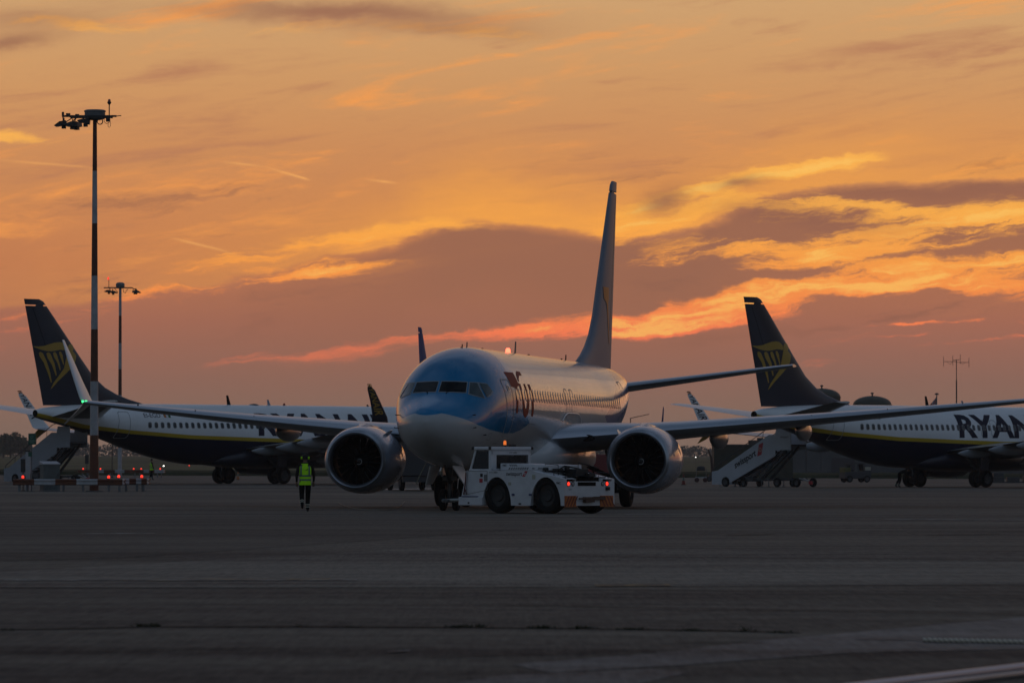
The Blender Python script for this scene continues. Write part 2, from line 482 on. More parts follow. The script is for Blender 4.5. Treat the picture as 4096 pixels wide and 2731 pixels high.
M_ASPH = asphalt_material('asphalt', (0.094, 0.081, 0.061))
M_ASPH2 = asphalt_material('asphalt_paler', (0.142, 0.124, 0.098), 0.9, 0.8)
M_CONC = asphalt_material('concrete_pale', (0.140, 0.130, 0.118), 0.8, 0.7)
M_ASPH3 = asphalt_material('asphalt_darker', (0.082, 0.071, 0.055), 0.8, 0.85)

def sheet(name, xs, ys, zf, mat, dz=0.0):
    mb = MB()
    for y in ys:
        for x in xs: mb.v.append((x, y, zf(x, y) + dz))
    nx = len(xs)
    for j in range(len(ys) - 1):
        for i in range(nx - 1):
            mb.f.append((j * nx + i, j * nx + i + 1, (j + 1) * nx + i + 1, (j + 1) * nx + i)); mb.mi.append(0)
    return struct(mb.build(name, mat, smooth=60))

xs = [-700, -300, -150, -80, -60, -40, -20, 0, 20, 40, 60, 80, 150, 300, 700]
ys = [-140, -40, 0, 30, 60, 100, 150, 200, 206] + list(range(212, 330, 8)) + [330, 400, 480, 560, 640, 700]
sheet('apron', xs, ys, ground, M_ASPH)

def hills(x, y):
    b = ground(x, 700)
    h = 4.2 * sstep(y, 740, 1500) + 2.5 * sstep(y, 1500, 2400)
    h += 0.9 * mnoise.noise(Vector((x * 0.004, y * 0.003, 0.3))) * sstep(y, 760, 1000)
    return b + h + 0.12
M_GRASS = prin('field_grass', (0.085, 0.085, 0.035), 0.9, spec=0.1, var=0.35, vscale=0.02)
sheet('grass_field', [-700 + 50 * i for i in range(29)], [699, 702, 720, 760, 800, 860, 930, 1000, 1100, 1250, 1400, 1600, 1800, 2000, 2400, 2600], hills, M_GRASS)

def lying_patch(name, outline, mat, dz):
    mb = MB(); mb.poly([(x, y, ground(x, y) + dz) for x, y in outline])
    return struct(mb.build(name, mat))

def rowd(v):        # distance at which the near flat tarmac shows in that row
    return F * EYE / (v - HOR)
def gp(u, v):
    d = rowd(v); return (px(u, d), d)

# broad resurfaced areas with their own tone (edges follow what one sees from the camera)
lying_patch('asphalt_patch', [gp(-900, 2305), gp(0, 2287), gp(900, 2236), gp(1650, 2193), gp(2100, 2188), gp(2900, 2196), gp(5200, 2215),
                              gp(5200, 2330), gp(2600, 2345), gp(1000, 2349), gp(-900, 2350)], M_ASPH2, 0.004)
lying_patch('asphalt_patch', [gp(-900, 2060), gp(900, 2052), gp(2100, 2062), gp(2300, 2100), gp(1500, 2160), gp(500, 2230), gp(-900, 2270)], M_ASPH3, 0.004)
lying_patch('asphalt_patch', [gp(2050, 2655), gp(2600, 2612), gp(3050, 2560), gp(3500, 2520), gp(4400, 2440), gp(4700, 2500), gp(4300, 2590),
                              gp(3400, 2610), gp(2700, 2660), gp(2200, 2690)], M_CONC, 0.004)
lying_patch('asphalt_patch', [gp(1500, 2790), gp(2000, 2700), gp(2600, 2672), gp(2750, 2690), gp(2300, 2790)], M_CONC, 0.004)

# worn paint and pale scrape marks
def worn_paint(name, col, keep):
    m = bpy.data.materials.new(name); m.use_nodes = True
    t = m.node_tree; n = Net(t); b = t.nodes['Principled BSDF']
    geo = n.node('ShaderNodeNewGeometry'); P = geo.outputs['Position']
    f = n.sm(n.noise(P, 2.3, 6, 0.7), keep, keep + 0.18)
    n.put(b.inputs['Base Color'], n.mix(f, (0.05, 0.047, 0.045, 1), col))
    b.inputs['Roughness'].default_value = 0.7; b.inputs['Specular IOR Level'].default_value = 0.2
    return m
M_YEL = worn_paint('worn_yellow_paint', (0.30, 0.20, 0.07, 1), 0.42)
M_WHT = worn_paint('worn_white_paint', (0.34, 0.33, 0.31, 1), 0.40)
def stripe(name, u0, v0, u1, v1, depth, mat, dz=0.009):
    a = gp(u0, v0); b = gp(u1, v1)
    return lying_patch(name, [(a[0], a[1] - depth / 2), (b[0], b[1] - depth / 2), (b[0], b[1] + depth / 2), (a[0], a[1] + depth / 2)], mat, dz)
stripe('painted_line', 600, 2320, 1320, 2318, 1.1, M_YEL)
stripe('painted_line', -200, 2322, 1430, 2321, 0.35, M_WHT, 0.013)
stripe('painted_line', 330, 2134, 620, 2133, 0.9, M_WHT)
stripe('painted_line', 2380, 2342, 2680, 2340, 0.9, M_YEL)
stripe('painted_line', 3300, 2017, 3700, 2019, 1.2, M_WHT)
stripe('painted_line', 2750, 2038, 3280, 2041, 1.2, M_WHT)
stripe('painted_line', 2500, 2057, 2700, 2057, 1.0, M_WHT)
stripe('painted_line', 3540, 2077, 4200, 2080, 1.4, M_WHT)
stripe('painted_line', 1540, 1967.5, 1728, 1965.5, 3.2, prin('pale_paint', (0.55, 0.50, 0.45), 0.45))
stripe('painted_line', 1550, 2607, 1640, 2603, 0.25, M_WHT)

# long open joint with weeds
M_DARK = prin('joint_filler_and_shadow', (0.014, 0.013, 0.012), 0.9, spec=0.1)
jo = [(-700, 2528), (0, 2517), (330, 2513), (600, 2506), (1200, 2505), (1800, 2508), (2400, 2514), (2900, 2522), (3200, 2530)]
mb = MB()
top = []; bot = []
for u, v in jo:
    x, y = gp(u, v); w = 0.07 + 0.05 * random.random()
    bot.append((x, y - w, 0.006)); top.append((x, y + w, 0.006))
for i in range(len(jo) - 1):
    mb.poly([bot[i], bot[i + 1], top[i + 1], top[i]])
struct(mb.build('joint_or_shadow_line', M_DARK))
for (a, b, wid) in [((-300, 2418), (2400, 2424), 0.07), ((2000, 2420), (4400, 2462), 0.10), ((-300, 2349), (2200, 2351), 0.07), ((2000, 2350), (4500, 2390), 0.07),
                    ((0, 2612), (1100, 2590), 0.07), ((2700, 2567), (3050, 2573), 0.10), ((2000, 2222), (4500, 2245), 0.16), ((0, 2042), (1300, 2040), 0.5),
                    ((2900, 2142), (3100, 2137), 0.35), ((3700, 2142), (4000, 2136), 0.3), ((3420, 2559), (4300, 2568), 0.09), ((1700, 2630), (2600, 2600), 0.07)]:  # the stripe just above the ground rope is its shadow, painted dark
    stripe('joint_or_shadow_line', a[0], a[1], b[0], b[1], wid, M_DARK, 0.012)
# weeds in the joint
M_WEED = prin('weed_leaves', (0.03, 0.035, 0.015), 0.9, spec=0.1)
mb = MB(); rw = random.Random(3)
for u, v, n, h in [(580, 2505, 60, 0.05), (1195, 2504, 6, 0.05), (1830, 2508, 60, 0.035), (1900, 2507, 60, 0.045), (2170, 2512, 90, 0.04), (2320, 2513, 70, 0.04),
                   (2530, 2517, 70, 0.03), (2770, 2522, 60, 0.035), (2980, 2521, 10, 0.08), (2960, 2524, 20, 0.03), (3110, 2530, 40, 0.03), (20, 2520, 30, 0.03), (1400, 2507, 20, 0.02)]:
    x, y = gp(u, v)
    for i in range(n):
        a = rw.gauss(0, 0.06 if n > 15 else 0.03); c = rw.gauss(0, 0.05); hh = h * rw.uniform(0.25, 0.8); q = rw.uniform(-0.04, 0.04); w = 0.005
        dx = rw.uniform(-w, w) + w
        mb.poly([(x + a - dx, y + c, 0.004), (x + a + dx, y + c + 0.004, 0.004), (x + a + q + dx * 0.4, y + c, hh), (x + a + q, y + c, hh * 1.02)])
o = mb.build('joint_weeds', M_WEED); o['kind'] = 'stuff'

# hedges and woodland on the far rise
M_LEAF = prin('tree_leaves', (0.075, 0.080, 0.045), 0.8, spec=0.2, var=0.5, vscale=0.6)  # leaf tone lightened to stand in for distance haze
M_LEAF2 = prin('far_leaves', (0.11, 0.10, 0.075), 0.9, spec=0.1, var=0.4, vscale=0.1)  # paler still: part of the haze is put into the leaf colour
M_BARK = prin('tree_bark', (0.05, 0.04, 0.03), 0.9, spec=0.1)
def leaf_cloud(mb, c, r, n, size, rnd, flat=1.0):
    for i in range(n):
        while True:
            p = Vector((rnd.uniform(-1, 1), rnd.uniform(-1, 1), rnd.uniform(-1, 1)))
            if 0.25 < p.length < 1: break
        p = Vector((p.x * r[0], p.y * r[1], p.z * r[2])) + Vector(c)
        u = Vector((rnd.uniform(-1, 1), rnd.uniform(-1, 1), rnd.uniform(-1, 1))).normalized()
        w = u.cross(Vector((rnd.uniform(-1, 1), rnd.uniform(-1, 1), rnd.uniform(-1, 1)))).normalized()
        s = size * rnd.uniform(0.5, 1.3)
        mb.poly([p - u * s, p - w * s * 0.6, p + u * s, p + w * s * 0.6])
def woodland():
    mb = MB(); r = random.Random(11)
    for x in range(-420, 421, 7):
        y = 2440 + r.uniform(-60, 60)
        h = 4.4 + 3.4 * mnoise.noise(Vector((x * 0.021, 2.0, 0))) + r.uniform(-0.5, 1.2)
        h *= 1.0 if x > -120 else 1.15
        leaf_cloud(mb, (x, y, hills(x, y) + h * 0.45), (7.5, 6, max(1.6, h * 0.62)), 330, 0.75, r)
    o = mb.build('woodland', M_LEAF2); o['kind'] = 'stuff'
woodland()

def tree(u, d, h, w, label):
    r = random.Random(int(u * 7 + d)); x = px(u, d); z = hills(x, d) if d > 720 else ground(x, d)
    t = thing('broadleaf_tree', label, 'tree', (x, d, z), 0, 'trees at the far left edge of the field')
    mb = MB(); mb.tube([(0, 0, -0.3), (0.1, 0, h * 0.3), (0, 0.1, h * 0.62), (0.1, 0, h * 0.85)], [0.28, 0.22, 0.14, 0.05], 7)
    for i in range(6):
        a = r.uniform(0, 2 * PI); q = h * r.uniform(0.3, 0.6)
        mb.tube([(0, 0, q), (math.cos(a) * w * 0.3, math.sin(a) * w * 0.3, q + h * 0.14), (math.cos(a) * w * 0.48, math.sin(a) * w * 0.4, q + h * 0.26)], [0.12, 0.08, 0.03], 5)
    mb.build('trunk', M_BARK, t, smooth=40)
    mb = MB()
    for i in range(22):
        a = r.uniform(0, 2 * PI); q = r.uniform(0.24, 0.92); rad = w * 0.46 * math.sqrt(max(0.05, 1 - ((q - 0.5) / 0.52) ** 2)) * r.uniform(0.5, 1.0)
        leaf_cloud(mb, (math.cos(a) * rad, math.sin(a) * rad, h * q), (w * 0.2, w * 0.2, h * 0.13), 80, 0.38, r)
    mb.build('crown', M_LEAF, t)
for u, d, h, w, lb in [(-15, 1500, 7.4, 7.8, 'broad dark tree cut by the left edge of the picture'),
                       (42, 1480, 8.4, 8.0, 'tallest rounded tree of the far left clump'),
                       (84, 1510, 7.0, 6.2, 'slim tree just left of the green sign, right end of the clump'),
                       (14, 1540, 7.6, 7.0, 'tree half hidden at the back of the far left clump')]:
    tree(u, d, h, w, lb)
# ---------------------------------------------------------------- airliners
# model space: X = metres aft of the nose tip, +Y = right-hand side, Z = up from the ground
def livery(name, kind):
    m = bpy.data.materials.new(name); m.use_nodes = True
    t = m.node_tree; n = Net(t); b = t.nodes['Principled BSDF']
    tc = n.node('ShaderNodeTexCoord'); p = n.sep(tc.outputs['Object']); s, z = p[0], p[2]
    dirt = n.noise(n.xyz(n.mul(s, 0.35), n.mul(p[1], 1.2), n.mul(z, 1.6)), 1.0, 5, 0.6)
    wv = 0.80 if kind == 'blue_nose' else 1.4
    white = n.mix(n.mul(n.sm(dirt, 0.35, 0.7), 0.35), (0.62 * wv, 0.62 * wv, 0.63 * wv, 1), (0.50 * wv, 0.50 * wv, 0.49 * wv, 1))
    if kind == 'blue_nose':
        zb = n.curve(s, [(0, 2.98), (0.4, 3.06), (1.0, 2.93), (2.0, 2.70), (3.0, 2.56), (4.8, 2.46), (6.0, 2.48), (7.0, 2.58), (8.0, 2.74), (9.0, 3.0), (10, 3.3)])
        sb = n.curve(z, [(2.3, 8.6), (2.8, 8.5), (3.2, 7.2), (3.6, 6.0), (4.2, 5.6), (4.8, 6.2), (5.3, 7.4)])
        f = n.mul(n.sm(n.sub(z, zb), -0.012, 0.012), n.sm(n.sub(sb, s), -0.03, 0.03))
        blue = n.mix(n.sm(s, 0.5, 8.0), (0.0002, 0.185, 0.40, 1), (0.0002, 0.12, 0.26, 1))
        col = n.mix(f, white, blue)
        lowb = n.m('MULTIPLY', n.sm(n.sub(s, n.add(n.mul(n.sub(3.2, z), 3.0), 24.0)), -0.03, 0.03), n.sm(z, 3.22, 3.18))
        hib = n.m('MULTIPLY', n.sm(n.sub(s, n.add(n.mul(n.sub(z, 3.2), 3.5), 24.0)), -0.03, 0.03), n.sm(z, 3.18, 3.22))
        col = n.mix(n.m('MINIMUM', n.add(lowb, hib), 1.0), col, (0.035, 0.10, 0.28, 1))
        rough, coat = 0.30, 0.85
    elif kind == 'navy_belly':
        zc = n.curve(s, [(0, 2.7), (12, 2.85), (16.4, 2.85), (20.8, 2.95), (26.6, 3.10), (31.4, 3.40), (34.7, 3.75), (36.0, 4.03), (37.9, 4.45), (38.2, 4.5)])
        e = n.sub(z, zc)
        col = n.mix(n.sm(e, 0.112, 0.128), (0.56, 0.38, 0.035, 1), white)
        col = n.mix(n.sm(e, -0.128, -0.112), (0.008, 0.011, 0.032, 1), col)
        rough, coat = 0.4, 0.35
    else:
        col = n.mix(n.sm(n.sub(z, n.mul(s, 0.03)), 2.9, 2.95), (0.03, 0.09, 0.30, 1), white)
        rough, coat = 0.4, 0.3
    # frame and skin-panel ripple seen in the reflections
    rib = n.m('SINE', n.mul(s, 2 * PI / 0.508))
    hgt = n.add(n.mul(n.m('POWER', n.m('ABSOLUTE', rib), 3.0), 0.5), n.mul(n.noise(n.xyz(n.mul(s, 0.9), p[1], n.mul(z, 1.3)), 1.0, 3, 0.5), 0.9))
    band = n.sm(s, 5.4, 6.4)
    bp = n.node('ShaderNodeBump'); bp.inputs['Strength'].default_value = 0.55; bp.inputs['Distance'].default_value = 0.010
    n.put(bp.inputs['Height'], n.mul(hgt, band))
    n.put(b.inputs['Normal'], bp.outputs[0]); n.put(b.inputs['Coat Normal'], bp.outputs[0])
    b.inputs['Specular IOR Level'].default_value = 0.06
    b.inputs['Coat IOR'].default_value = 1.32
    n.put(b.inputs['Base Color'], col)
    n.put(b.inputs['Roughness'], n.mad(dirt, 0.2, rough - 0.1))
    b.inputs['Coat Weight'].default_value = coat; b.inputs['Coat Roughness'].default_value = 0.03
    return m

M_TYRE = prin('tyre_rubber', (0.010, 0.010, 0.010), 0.85, spec=0.2, var=0.3)
M_RIM = prin('wheel_metal', (0.07, 0.07, 0.075), 0.5, 0.4, var=0.2)
M_STRUT = prin('gear_steel', (0.10, 0.10, 0.105), 0.45, 0.5, var=0.25)
M_LIP = prin('polished_lip', (0.42, 0.44, 0.48), 0.30, 0.85)
M_LE = prin('leading_edge_metal', (0.46, 0.49, 0.54), 0.30, 0.75)
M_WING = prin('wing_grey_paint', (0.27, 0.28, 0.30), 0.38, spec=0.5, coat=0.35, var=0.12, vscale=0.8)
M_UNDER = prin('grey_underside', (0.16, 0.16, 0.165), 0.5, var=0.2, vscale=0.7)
M_NAC = prin('nacelle_paint', (0.30, 0.33, 0.40), 0.28, spec=0.5, coat=0.6, var=0.08, vscale=1.0)
M_INLET = prin('inlet_liner', (0.008, 0.008, 0.009), 0.6, spec=0.2)
M_BLACK = prin('dark_void', (0.004, 0.004, 0.004), 0.8, spec=0.1)
M_FAN = prin('fan_blade_metal', (0.006, 0.006, 0.007), 0.45, spec=0.2)
M_FANLE = prin('fan_blade_edge', (0.55, 0.55, 0.55), 0.25, 0.9)
M_SPIN = prin('spinner_black', (0.010, 0.010, 0.011), 0.4)
M_GREYM = prin('spiral_mark', (0.42, 0.42, 0.42), 0.5)
M_GLASS = prin('cockpit_glass', (0.004, 0.005, 0.006), 0.05, spec=0.12)
M_GLASSG = prin('side_pane_glass', (0.045, 0.060, 0.062), 0.08, spec=0.5)
M_WIN = prin('cabin_window', (0.40, 0.40, 0.40), 0.25, spec=0.5, coat=0.7)  # light grey base stands in for bright sky reflected in the panes
M_WINR = prin('cabin_window_dark', (0.035, 0.040, 0.045), 0.2, spec=0.5, var=0.4, vscale=2.0)
M_WINF = prin('window_surround', (0.27, 0.27, 0.27), 0.4, coat=0.5)
M_FRAME = prin('window_frame_grey', (0.22, 0.24, 0.27), 0.4)
M_OUTL = prin('door_outline', (0.30, 0.31, 0.33), 0.5)
M_NAVY = prin('navy_paint', (0.007, 0.010, 0.026), 0.42, coat=0.25)
M_NAVYT = prin('navy_lettering', (0.006, 0.009, 0.030), 0.6, spec=0.25)
M_YELP = prin('gold_yellow_paint', (0.46, 0.27, 0.03), 0.45, coat=0.2)
M_WHITEP = prin('white_aircraft_paint', (0.70, 0.70, 0.71), 0.35, coat=0.4)
M_BLUEF = prin('pale_blue_fin', (0.17, 0.205, 0.265), 0.5, spec=0.25)
M_BLUED = prin('deep_blue_fin', (0.03, 0.08, 0.26), 0.6, spec=0.15)
M_RED = prin('red_lettering', (0.24, 0.018, 0.008), 0.6, spec=0.12)
M_ORANGE = prin('orange_flag', (0.5, 0.16, 0.02), 0.5)
M_GREENF = prin('green_flag', (0.01, 0.12, 0.03), 0.5)
M_LTRED = prin('red_beacon', (0.6, 0.02, 0.01), 0.3, emit=(1.0, 0.10, 0.05), estr=5)
M_LTRED2 = prin('red_lamp_lit', (0.6, 0.02, 0.01), 0.3, emit=(1.0, 0.045, 0.025), estr=1.4)
M_LTGRN = prin('green_lamp_lit', (0.02, 0.5, 0.1), 0.3, emit=(0.05, 1.0, 0.25), estr=2.5)
M_LTAMB = prin('amber_lamp_lit', (0.6, 0.2, 0.02), 0.3, emit=(1.0, 0.20, 0.03), estr=0.75)

TAB = [(0.0, 2.78, 2.78, 0.0), (0.04, 2.93, 2.62, 0.16), (0.12, 3.04, 2.48, 0.29), (0.25, 3.14, 2.34, 0.44), (0.45, 3.24, 2.20, 0.61), (0.7, 3.33, 2.07, 0.77),
       (1.0, 3.43, 1.95, 0.93), (1.4, 3.56, 1.81, 1.10), (1.8, 3.72, 1.69, 1.24), (2.0, 3.83, 1.64, 1.30), (2.2, 3.96, 1.59, 1.36), (2.45, 4.12, 1.54, 1.42),
       (2.7, 4.28, 1.50, 1.48), (3.0, 4.47, 1.46, 1.55), (3.4, 4.68, 1.42, 1.63), (3.8, 4.85, 1.38, 1.69), (4.3, 5.00, 1.35, 1.75), (5.0, 5.15, 1.31, 1.81),
       (5.8, 5.24, 1.28, 1.85), (6.6, 5.275, 1.27, 1.875), (7.2, 5.28, 1.27, 1.88), (24.5, 5.28, 1.27, 1.88), (26.5, 5.28, 1.42, 1.875), (28.5, 5.27, 1.78, 1.83),
       (30.5, 5.26, 2.30, 1.70), (32.5, 5.24, 2.90, 1.47), (34.3, 5.18, 3.42, 1.18), (35.8, 5.10, 3.80, 0.88), (37.0, 4.99, 4.06, 0.60), (37.7, 4.90, 4.22, 0.40), (38.05, 4.80, 4.34, 0.26)]
def sec(s):
    s = max(0.0, min(38.05, s))
    for i in range(len(TAB) - 1):
        if s <= TAB[i + 1][0]: break
    def tan_(k, c):
        if k <= 0 or k >= len(TAB) - 1:
            a = max(0, k - 1); b = min(len(TAB) - 1, k + 1)
        else: a, b = k - 1, k + 1
        return (TAB[b][c] - TAB[a][c]) / max(1e-6, TAB[b][0] - TAB[a][0])
    h = TAB[i + 1][0] - TAB[i][0]; t = (s - TAB[i][0]) / h
    out = []
    for c in (1, 2, 3):
        if i == 0 or TAB[i][c] == TAB[i + 1][c]:
            out.append(TAB[i][c] + (TAB[i + 1][c] - TAB[i][c]) * t); continue
        m0, m1 = tan_(i, c), tan_(i + 1, c)
        # keep the spline monotone
        d = (TAB[i + 1][c] - TAB[i][c]) / h
        m0 = max(min(m0, 2.5 * d), 0) if d > 0 else min(max(m0, 2.5 * d), 0)
        m1 = max(min(m1, 2.5 * d), 0) if d > 0 else min(max(m1, 2.5 * d), 0)
        out.append((2 * t ** 3 - 3 * t ** 2 + 1) * TAB[i][c] + (t ** 3 - 2 * t ** 2 + t) * h * m0 + (-2 * t ** 3 + 3 * t ** 2) * TAB[i + 1][c] + (t ** 3 - t ** 2) * h * m1)
    zt, zb, hw = out
    return zt, zb, max(hw, 0.0), zb + (zt - zb) * 0.52
def side_y(s, z, off=0.0):
    zt, zb, hw, zc = sec(s)
    h = (zt - zc) if z > zc else (zc - zb)
    q = (z - zc) / max(h, 1e-6)
    return hw * math.sqrt(max(0.0, 1 - q * q)) + off
def nose_s(y, z):
    """station where the nose surface reaches lateral y, height z"""
    lo, hi = 0.0, 7.0
    for _ in range(40):
        s = (lo + hi) / 2; zt, zb, hw, zc = sec(s)
        h = (zt - zc) if z > zc else (zc - zb)
        F_ = (y / max(hw, 1e-6)) ** 2 + ((z - zc) / max(h, 1e-6)) ** 2 - 1
        if F_ > 0: lo = s
        else: hi = s
    return (lo + hi) / 2

def fuselage_mesh(mat, tailmat):
    st = [0.0, 0.015, 0.04, 0.08, 0.14, 0.22, 0.32, 0.45, 0.6] + [0.6 + 0.2 * i for i in range(1, 33)] + [7.2 + 0.7 * i for i in range(0, 26)] + [25 + 0.5 * i for i in range(0, 27)] + [38.05]
    st = sorted(set(round(x, 3) for x in st)); n = 72
    rings = []
    for s in st:
        zt, zb, hw, zc = sec(s)
        if s == 0: hw = 0.002
        rings.append([(s, hw * math.cos(a), zc + (max(zt - zc, 0.002) if math.sin(a) > 0 else max(zc - zb, 0.002)) * math.sin(a)) for a in [2 * PI * k / n for k in range(n)]])
    mb = MB(); mb.rings(rings, True, True, False)
    # dark exhaust of the auxiliary power unit
    zt, zb, hw, zc = sec(38.05)
    e = [[(38.05 - d, hw * k * math.cos(a), zc + (zt - zc) * k * math.sin(a)) for a in [2 * PI * j / n for j in range(n)]] for d, k in ((0, 1), (0, 0.8), (0.3, 0.7))]
    mb.rings(e, True, False, True, mi=1)
    return mb.mesh('fuselage', [mat, tailmat], smooth=50)

def rr(cx, cz, w, h, r, n=4):
    """rounded rectangle outline"""
    out = []
    for qx, qz, a0 in ((1, 1, 0), (-1, 1, 90), (-1, -1, 180), (1, -1, 270)):
        for i in range(n + 1):
            a = R(a0 + 90 * i / n)
            out.append((cx + qx * (w / 2 - r) + r * math.cos(a), cz + qz * (h / 2 - r) + r * math.sin(a)))
    return out

def side_shape(outline, side, off):
    """outline in (station, z) laid on the fuselage side as a fan with inner ring"""
    cx = sum(p[0] for p in outline) / len(outline); cz = sum(p[1] for p in outline) / len(outline)
    rings = []
    for k in (1.0, 0.66, 0.33, 0.03):
        rings.append([(cx + (s - cx) * k, side * side_y(cx + (s - cx) * k, cz + (z - cz) * k, off), cz + (z - cz) * k) for s, z in outline])
    return rings

def side_ring(outline, side, off, width):
    """thin outline strip on the fuselage side"""
    cx = sum(p[0] for p in outline) / len(outline); cz = sum(p[1] for p in outline) / len(outline)
    w = max(p[0] for p in outline) - min(p[0] for p in outline); h = max(p[1] for p in outline) - min(p[1] for p in outline)
    ds = []
    dense = []
    for i in range(len(outline)):
        a = outline[i]; b = outline[(i + 1) % len(outline)]
        n = max(1, int(math.hypot(b[0] - a[0], b[1] - a[1]) / 0.12))
        for k in range(n): dense.append((a[0] + (b[0] - a[0]) * k / n, a[1] + (b[1] - a[1]) * k / n))
    rings = []
    for k in (1.0, 0.0):
        rings.append([])
        for s, z in dense:
            s2 = s if k else cx + (s - cx) * (1 - 2 * width / w); z2 = z if k else cz + (z - cz) * (1 - 2 * width / h)
            rings[-1].append((s2, side * side_y(s2, z2, off), z2))
    return rings

def side_text(s, side, s0, z0, height, length, off=0.008, bold=0.0, cut=0.08, shear=0.0):
    """lettering wrapped on the fuselage side; s0 = station where the word starts"""
    vs, fs, w, h = text_polys(s, bold, shear)
    bm = bmesh.new()
    V = [bm.verts.new((x / w * length, y / h * height, 0)) for x, y in vs]
    for f in fs:
        try: bm.faces.new([V[i] for i in f])
        except ValueError: pass
    y = -0.5 * height
    while y < 1.2 * height:
        bmesh.ops.bisect_plane(bm, geom=bm.verts[:] + bm.edges[:] + bm.faces[:], plane_co=(0, y, 0), plane_no=(0, 1, 0)); y += cut
    mb = MB(); bm.verts.ensure_lookup_table()
    for i, v in enumerate(bm.verts): v.index = i
    for v in bm.verts:
        st = s0 - side * v.co.x           # right-hand side reads towards the nose, left-hand side towards the tail
        z = z0 + v.co.y
        mb.v.append((st, side * side_y(st, z, off), z))
    for f in bm.faces:
        mb.f.append(tuple(v.index for v in f.verts)); mb.mi.append(0)
    bm.free()
    return mb

def side_poly(poly, side, off, step=0.1):
    """free outline (station, z) as a cut-up decal on the side"""
    bm = bmesh.new(); V = [bm.verts.new((p[0], p[1], 0)) for p in poly]; bm.faces.new(V)
    bmesh.ops.triangulate(bm, faces=bm.faces)
    z0 = min(p[1] for p in poly); z1 = max(p[1] for p in poly); z = z0 + step
    while z < z1:
        bmesh.ops.bisect_plane(bm, geom=bm.verts[:] + bm.edges[:] + bm.faces[:], plane_co=(0, z, 0), plane_no=(0, 1, 0)); z += step
    s0 = min(p[0] for p in poly); s1 = max(p[0] for p in poly); s = s0 + 0.25
    while s < s1:
        bmesh.ops.bisect_plane(bm, geom=bm.verts[:] + bm.edges[:] + bm.faces[:], plane_co=(s, 0, 0), plane_no=(1, 0, 0)); s += 0.25
    mb = MB()
    for i, v in enumerate(bm.verts):
        v.index = i; mb.v.append((v.co.x, side * side_y(v.co.x, v.co.y, off), v.co.y))
    for f in bm.faces: mb.f.append(tuple(v.index for v in f.verts)); mb.mi.append(0)
    bm.free(); return mb

# lifting surfaces ------------------------------------------------
def airfoil(n=9):
    up = []
    for i in range(n + 1):
        x = (1 - math.cos(PI * i / n)) / 2
        up.append((x, 5 * (0.2969 * math.sqrt(x) - 0.126 * x - 0.3516 * x * x + 0.2843 * x ** 3 - 0.1015 * x ** 4)))
    return up
AF = airfoil()
def lift_rings(secs):
    """secs: (le point, chord, thickness direction, thickness ratio)"""
    rings = []
    for le, ch, td, th in secs:
        le = Vector(le); td = Vector(td).normalized(); r = []
        for x, y in reversed(AF): r.append(le + Vector((x * ch, 0, 0)) + td * (y * th * ch))
        for x, y in AF[1:-1]: r.append(le + Vector((x * ch, 0, 0)) - td * (y * th * ch))
        rings.append(r)
    return rings
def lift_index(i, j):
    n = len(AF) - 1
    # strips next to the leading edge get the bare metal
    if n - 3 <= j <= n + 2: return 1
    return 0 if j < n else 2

WZ = lambda y: 2.36 + 0.0825 * (abs(y) - 1.9) + 0.0009 * (abs(y) - 1.9) ** 2 * 0.6
def wing_le(y):
    y = abs(y)
    return 13.7 + (y - 1.5) * 0.62 if y < 4.2 else 15.374 + (y - 4.2) * 0.59
def wing_te(y):
    y = abs(y)
    return 21.7 - 0.02 * y if y < 5.7 else 21.59 + (y - 5.7) * 0.265

TIP = 17.3
def make_wing(parent, side, mats):
    secs = []
    for y in (0.9, 1.9, 2.8, 4.2, 5.7, 7.5, 9.5, 11.5, 13.5, 15.5, TIP):
        le, te = wing_le(y), wing_te(y)
        th = 0.135 if y < 3 else 0.115 if y < 8 else 0.105
        secs.append(((le, side * y, WZ(y)), te - le, (0.0, 0, 1), th))
    mb = MB(); mb.rings(lift_rings(secs), True, True, True, mi=lift_index)
    return mb.build('wing', mats, parent, smooth=40)

def winglet_rings(kind, side):
    y0, s0, c0 = TIP, wing_le(TIP), wing_te(TIP) - wing_le(TIP)
    z0 = WZ(TIP)
    if kind == 'forked':      # tall upper blade leaning outward and a short lower blade
        up = [(0, 0, 0, c0, 20), (0.10, 0.04, 0.18, c0 * 0.98, 55), (0.36, 0.22, 0.8, c0 * 0.76, 62), (0.80, 0.85, 1.65, c0 * 0.48, 63), (1.18, 1.55, 2.32, c0 * 0.19, 63)]
        lo = [(0.02, 0.25, -0.02, c0 * 0.72, 0), (0.12, 0.4, -0.12, c0 * 0.66, -40), (0.52, 0.85, -0.42, c0 * 0.38, -40), (1.05, 1.35, -0.78, c0 * 0.11, -40)]
    else:
        up = [(0, 0, 0, c0, 10), (0.22, 0.12, 0.12, c0 * 0.95, 45), (0.45, 0.42, 0.55, c0 * 0.80, 70), (0.62, 1.15, 1.5, c0 * 0.56, 78), (0.75, 1.75, 2.25, c0 * 0.40, 80), (0.78, 2.10, 2.46, c0 * 0.20, 80)]
        lo = [(0.08, 0.25, 0.0, c0 * 0.60, -20), (0.22, 0.40, -0.16, c0 * 0.55, -48), (0.50, 0.90, -0.58, c0 * 0.36, -55), (0.66, 1.50, -0.86, c0 * 0.06, -55)]
    out = []
    for prof in (up, lo):
        secs = []
        for dy, ds, dz, ch, cant in prof:
            a = R(cant)
            secs.append(((s0 + ds, side * (y0 + dy), z0 + dz), ch, (0, -side * math.sin(a), math.cos(a)), 0.09))
        out.append(lift_rings(secs))
    return out

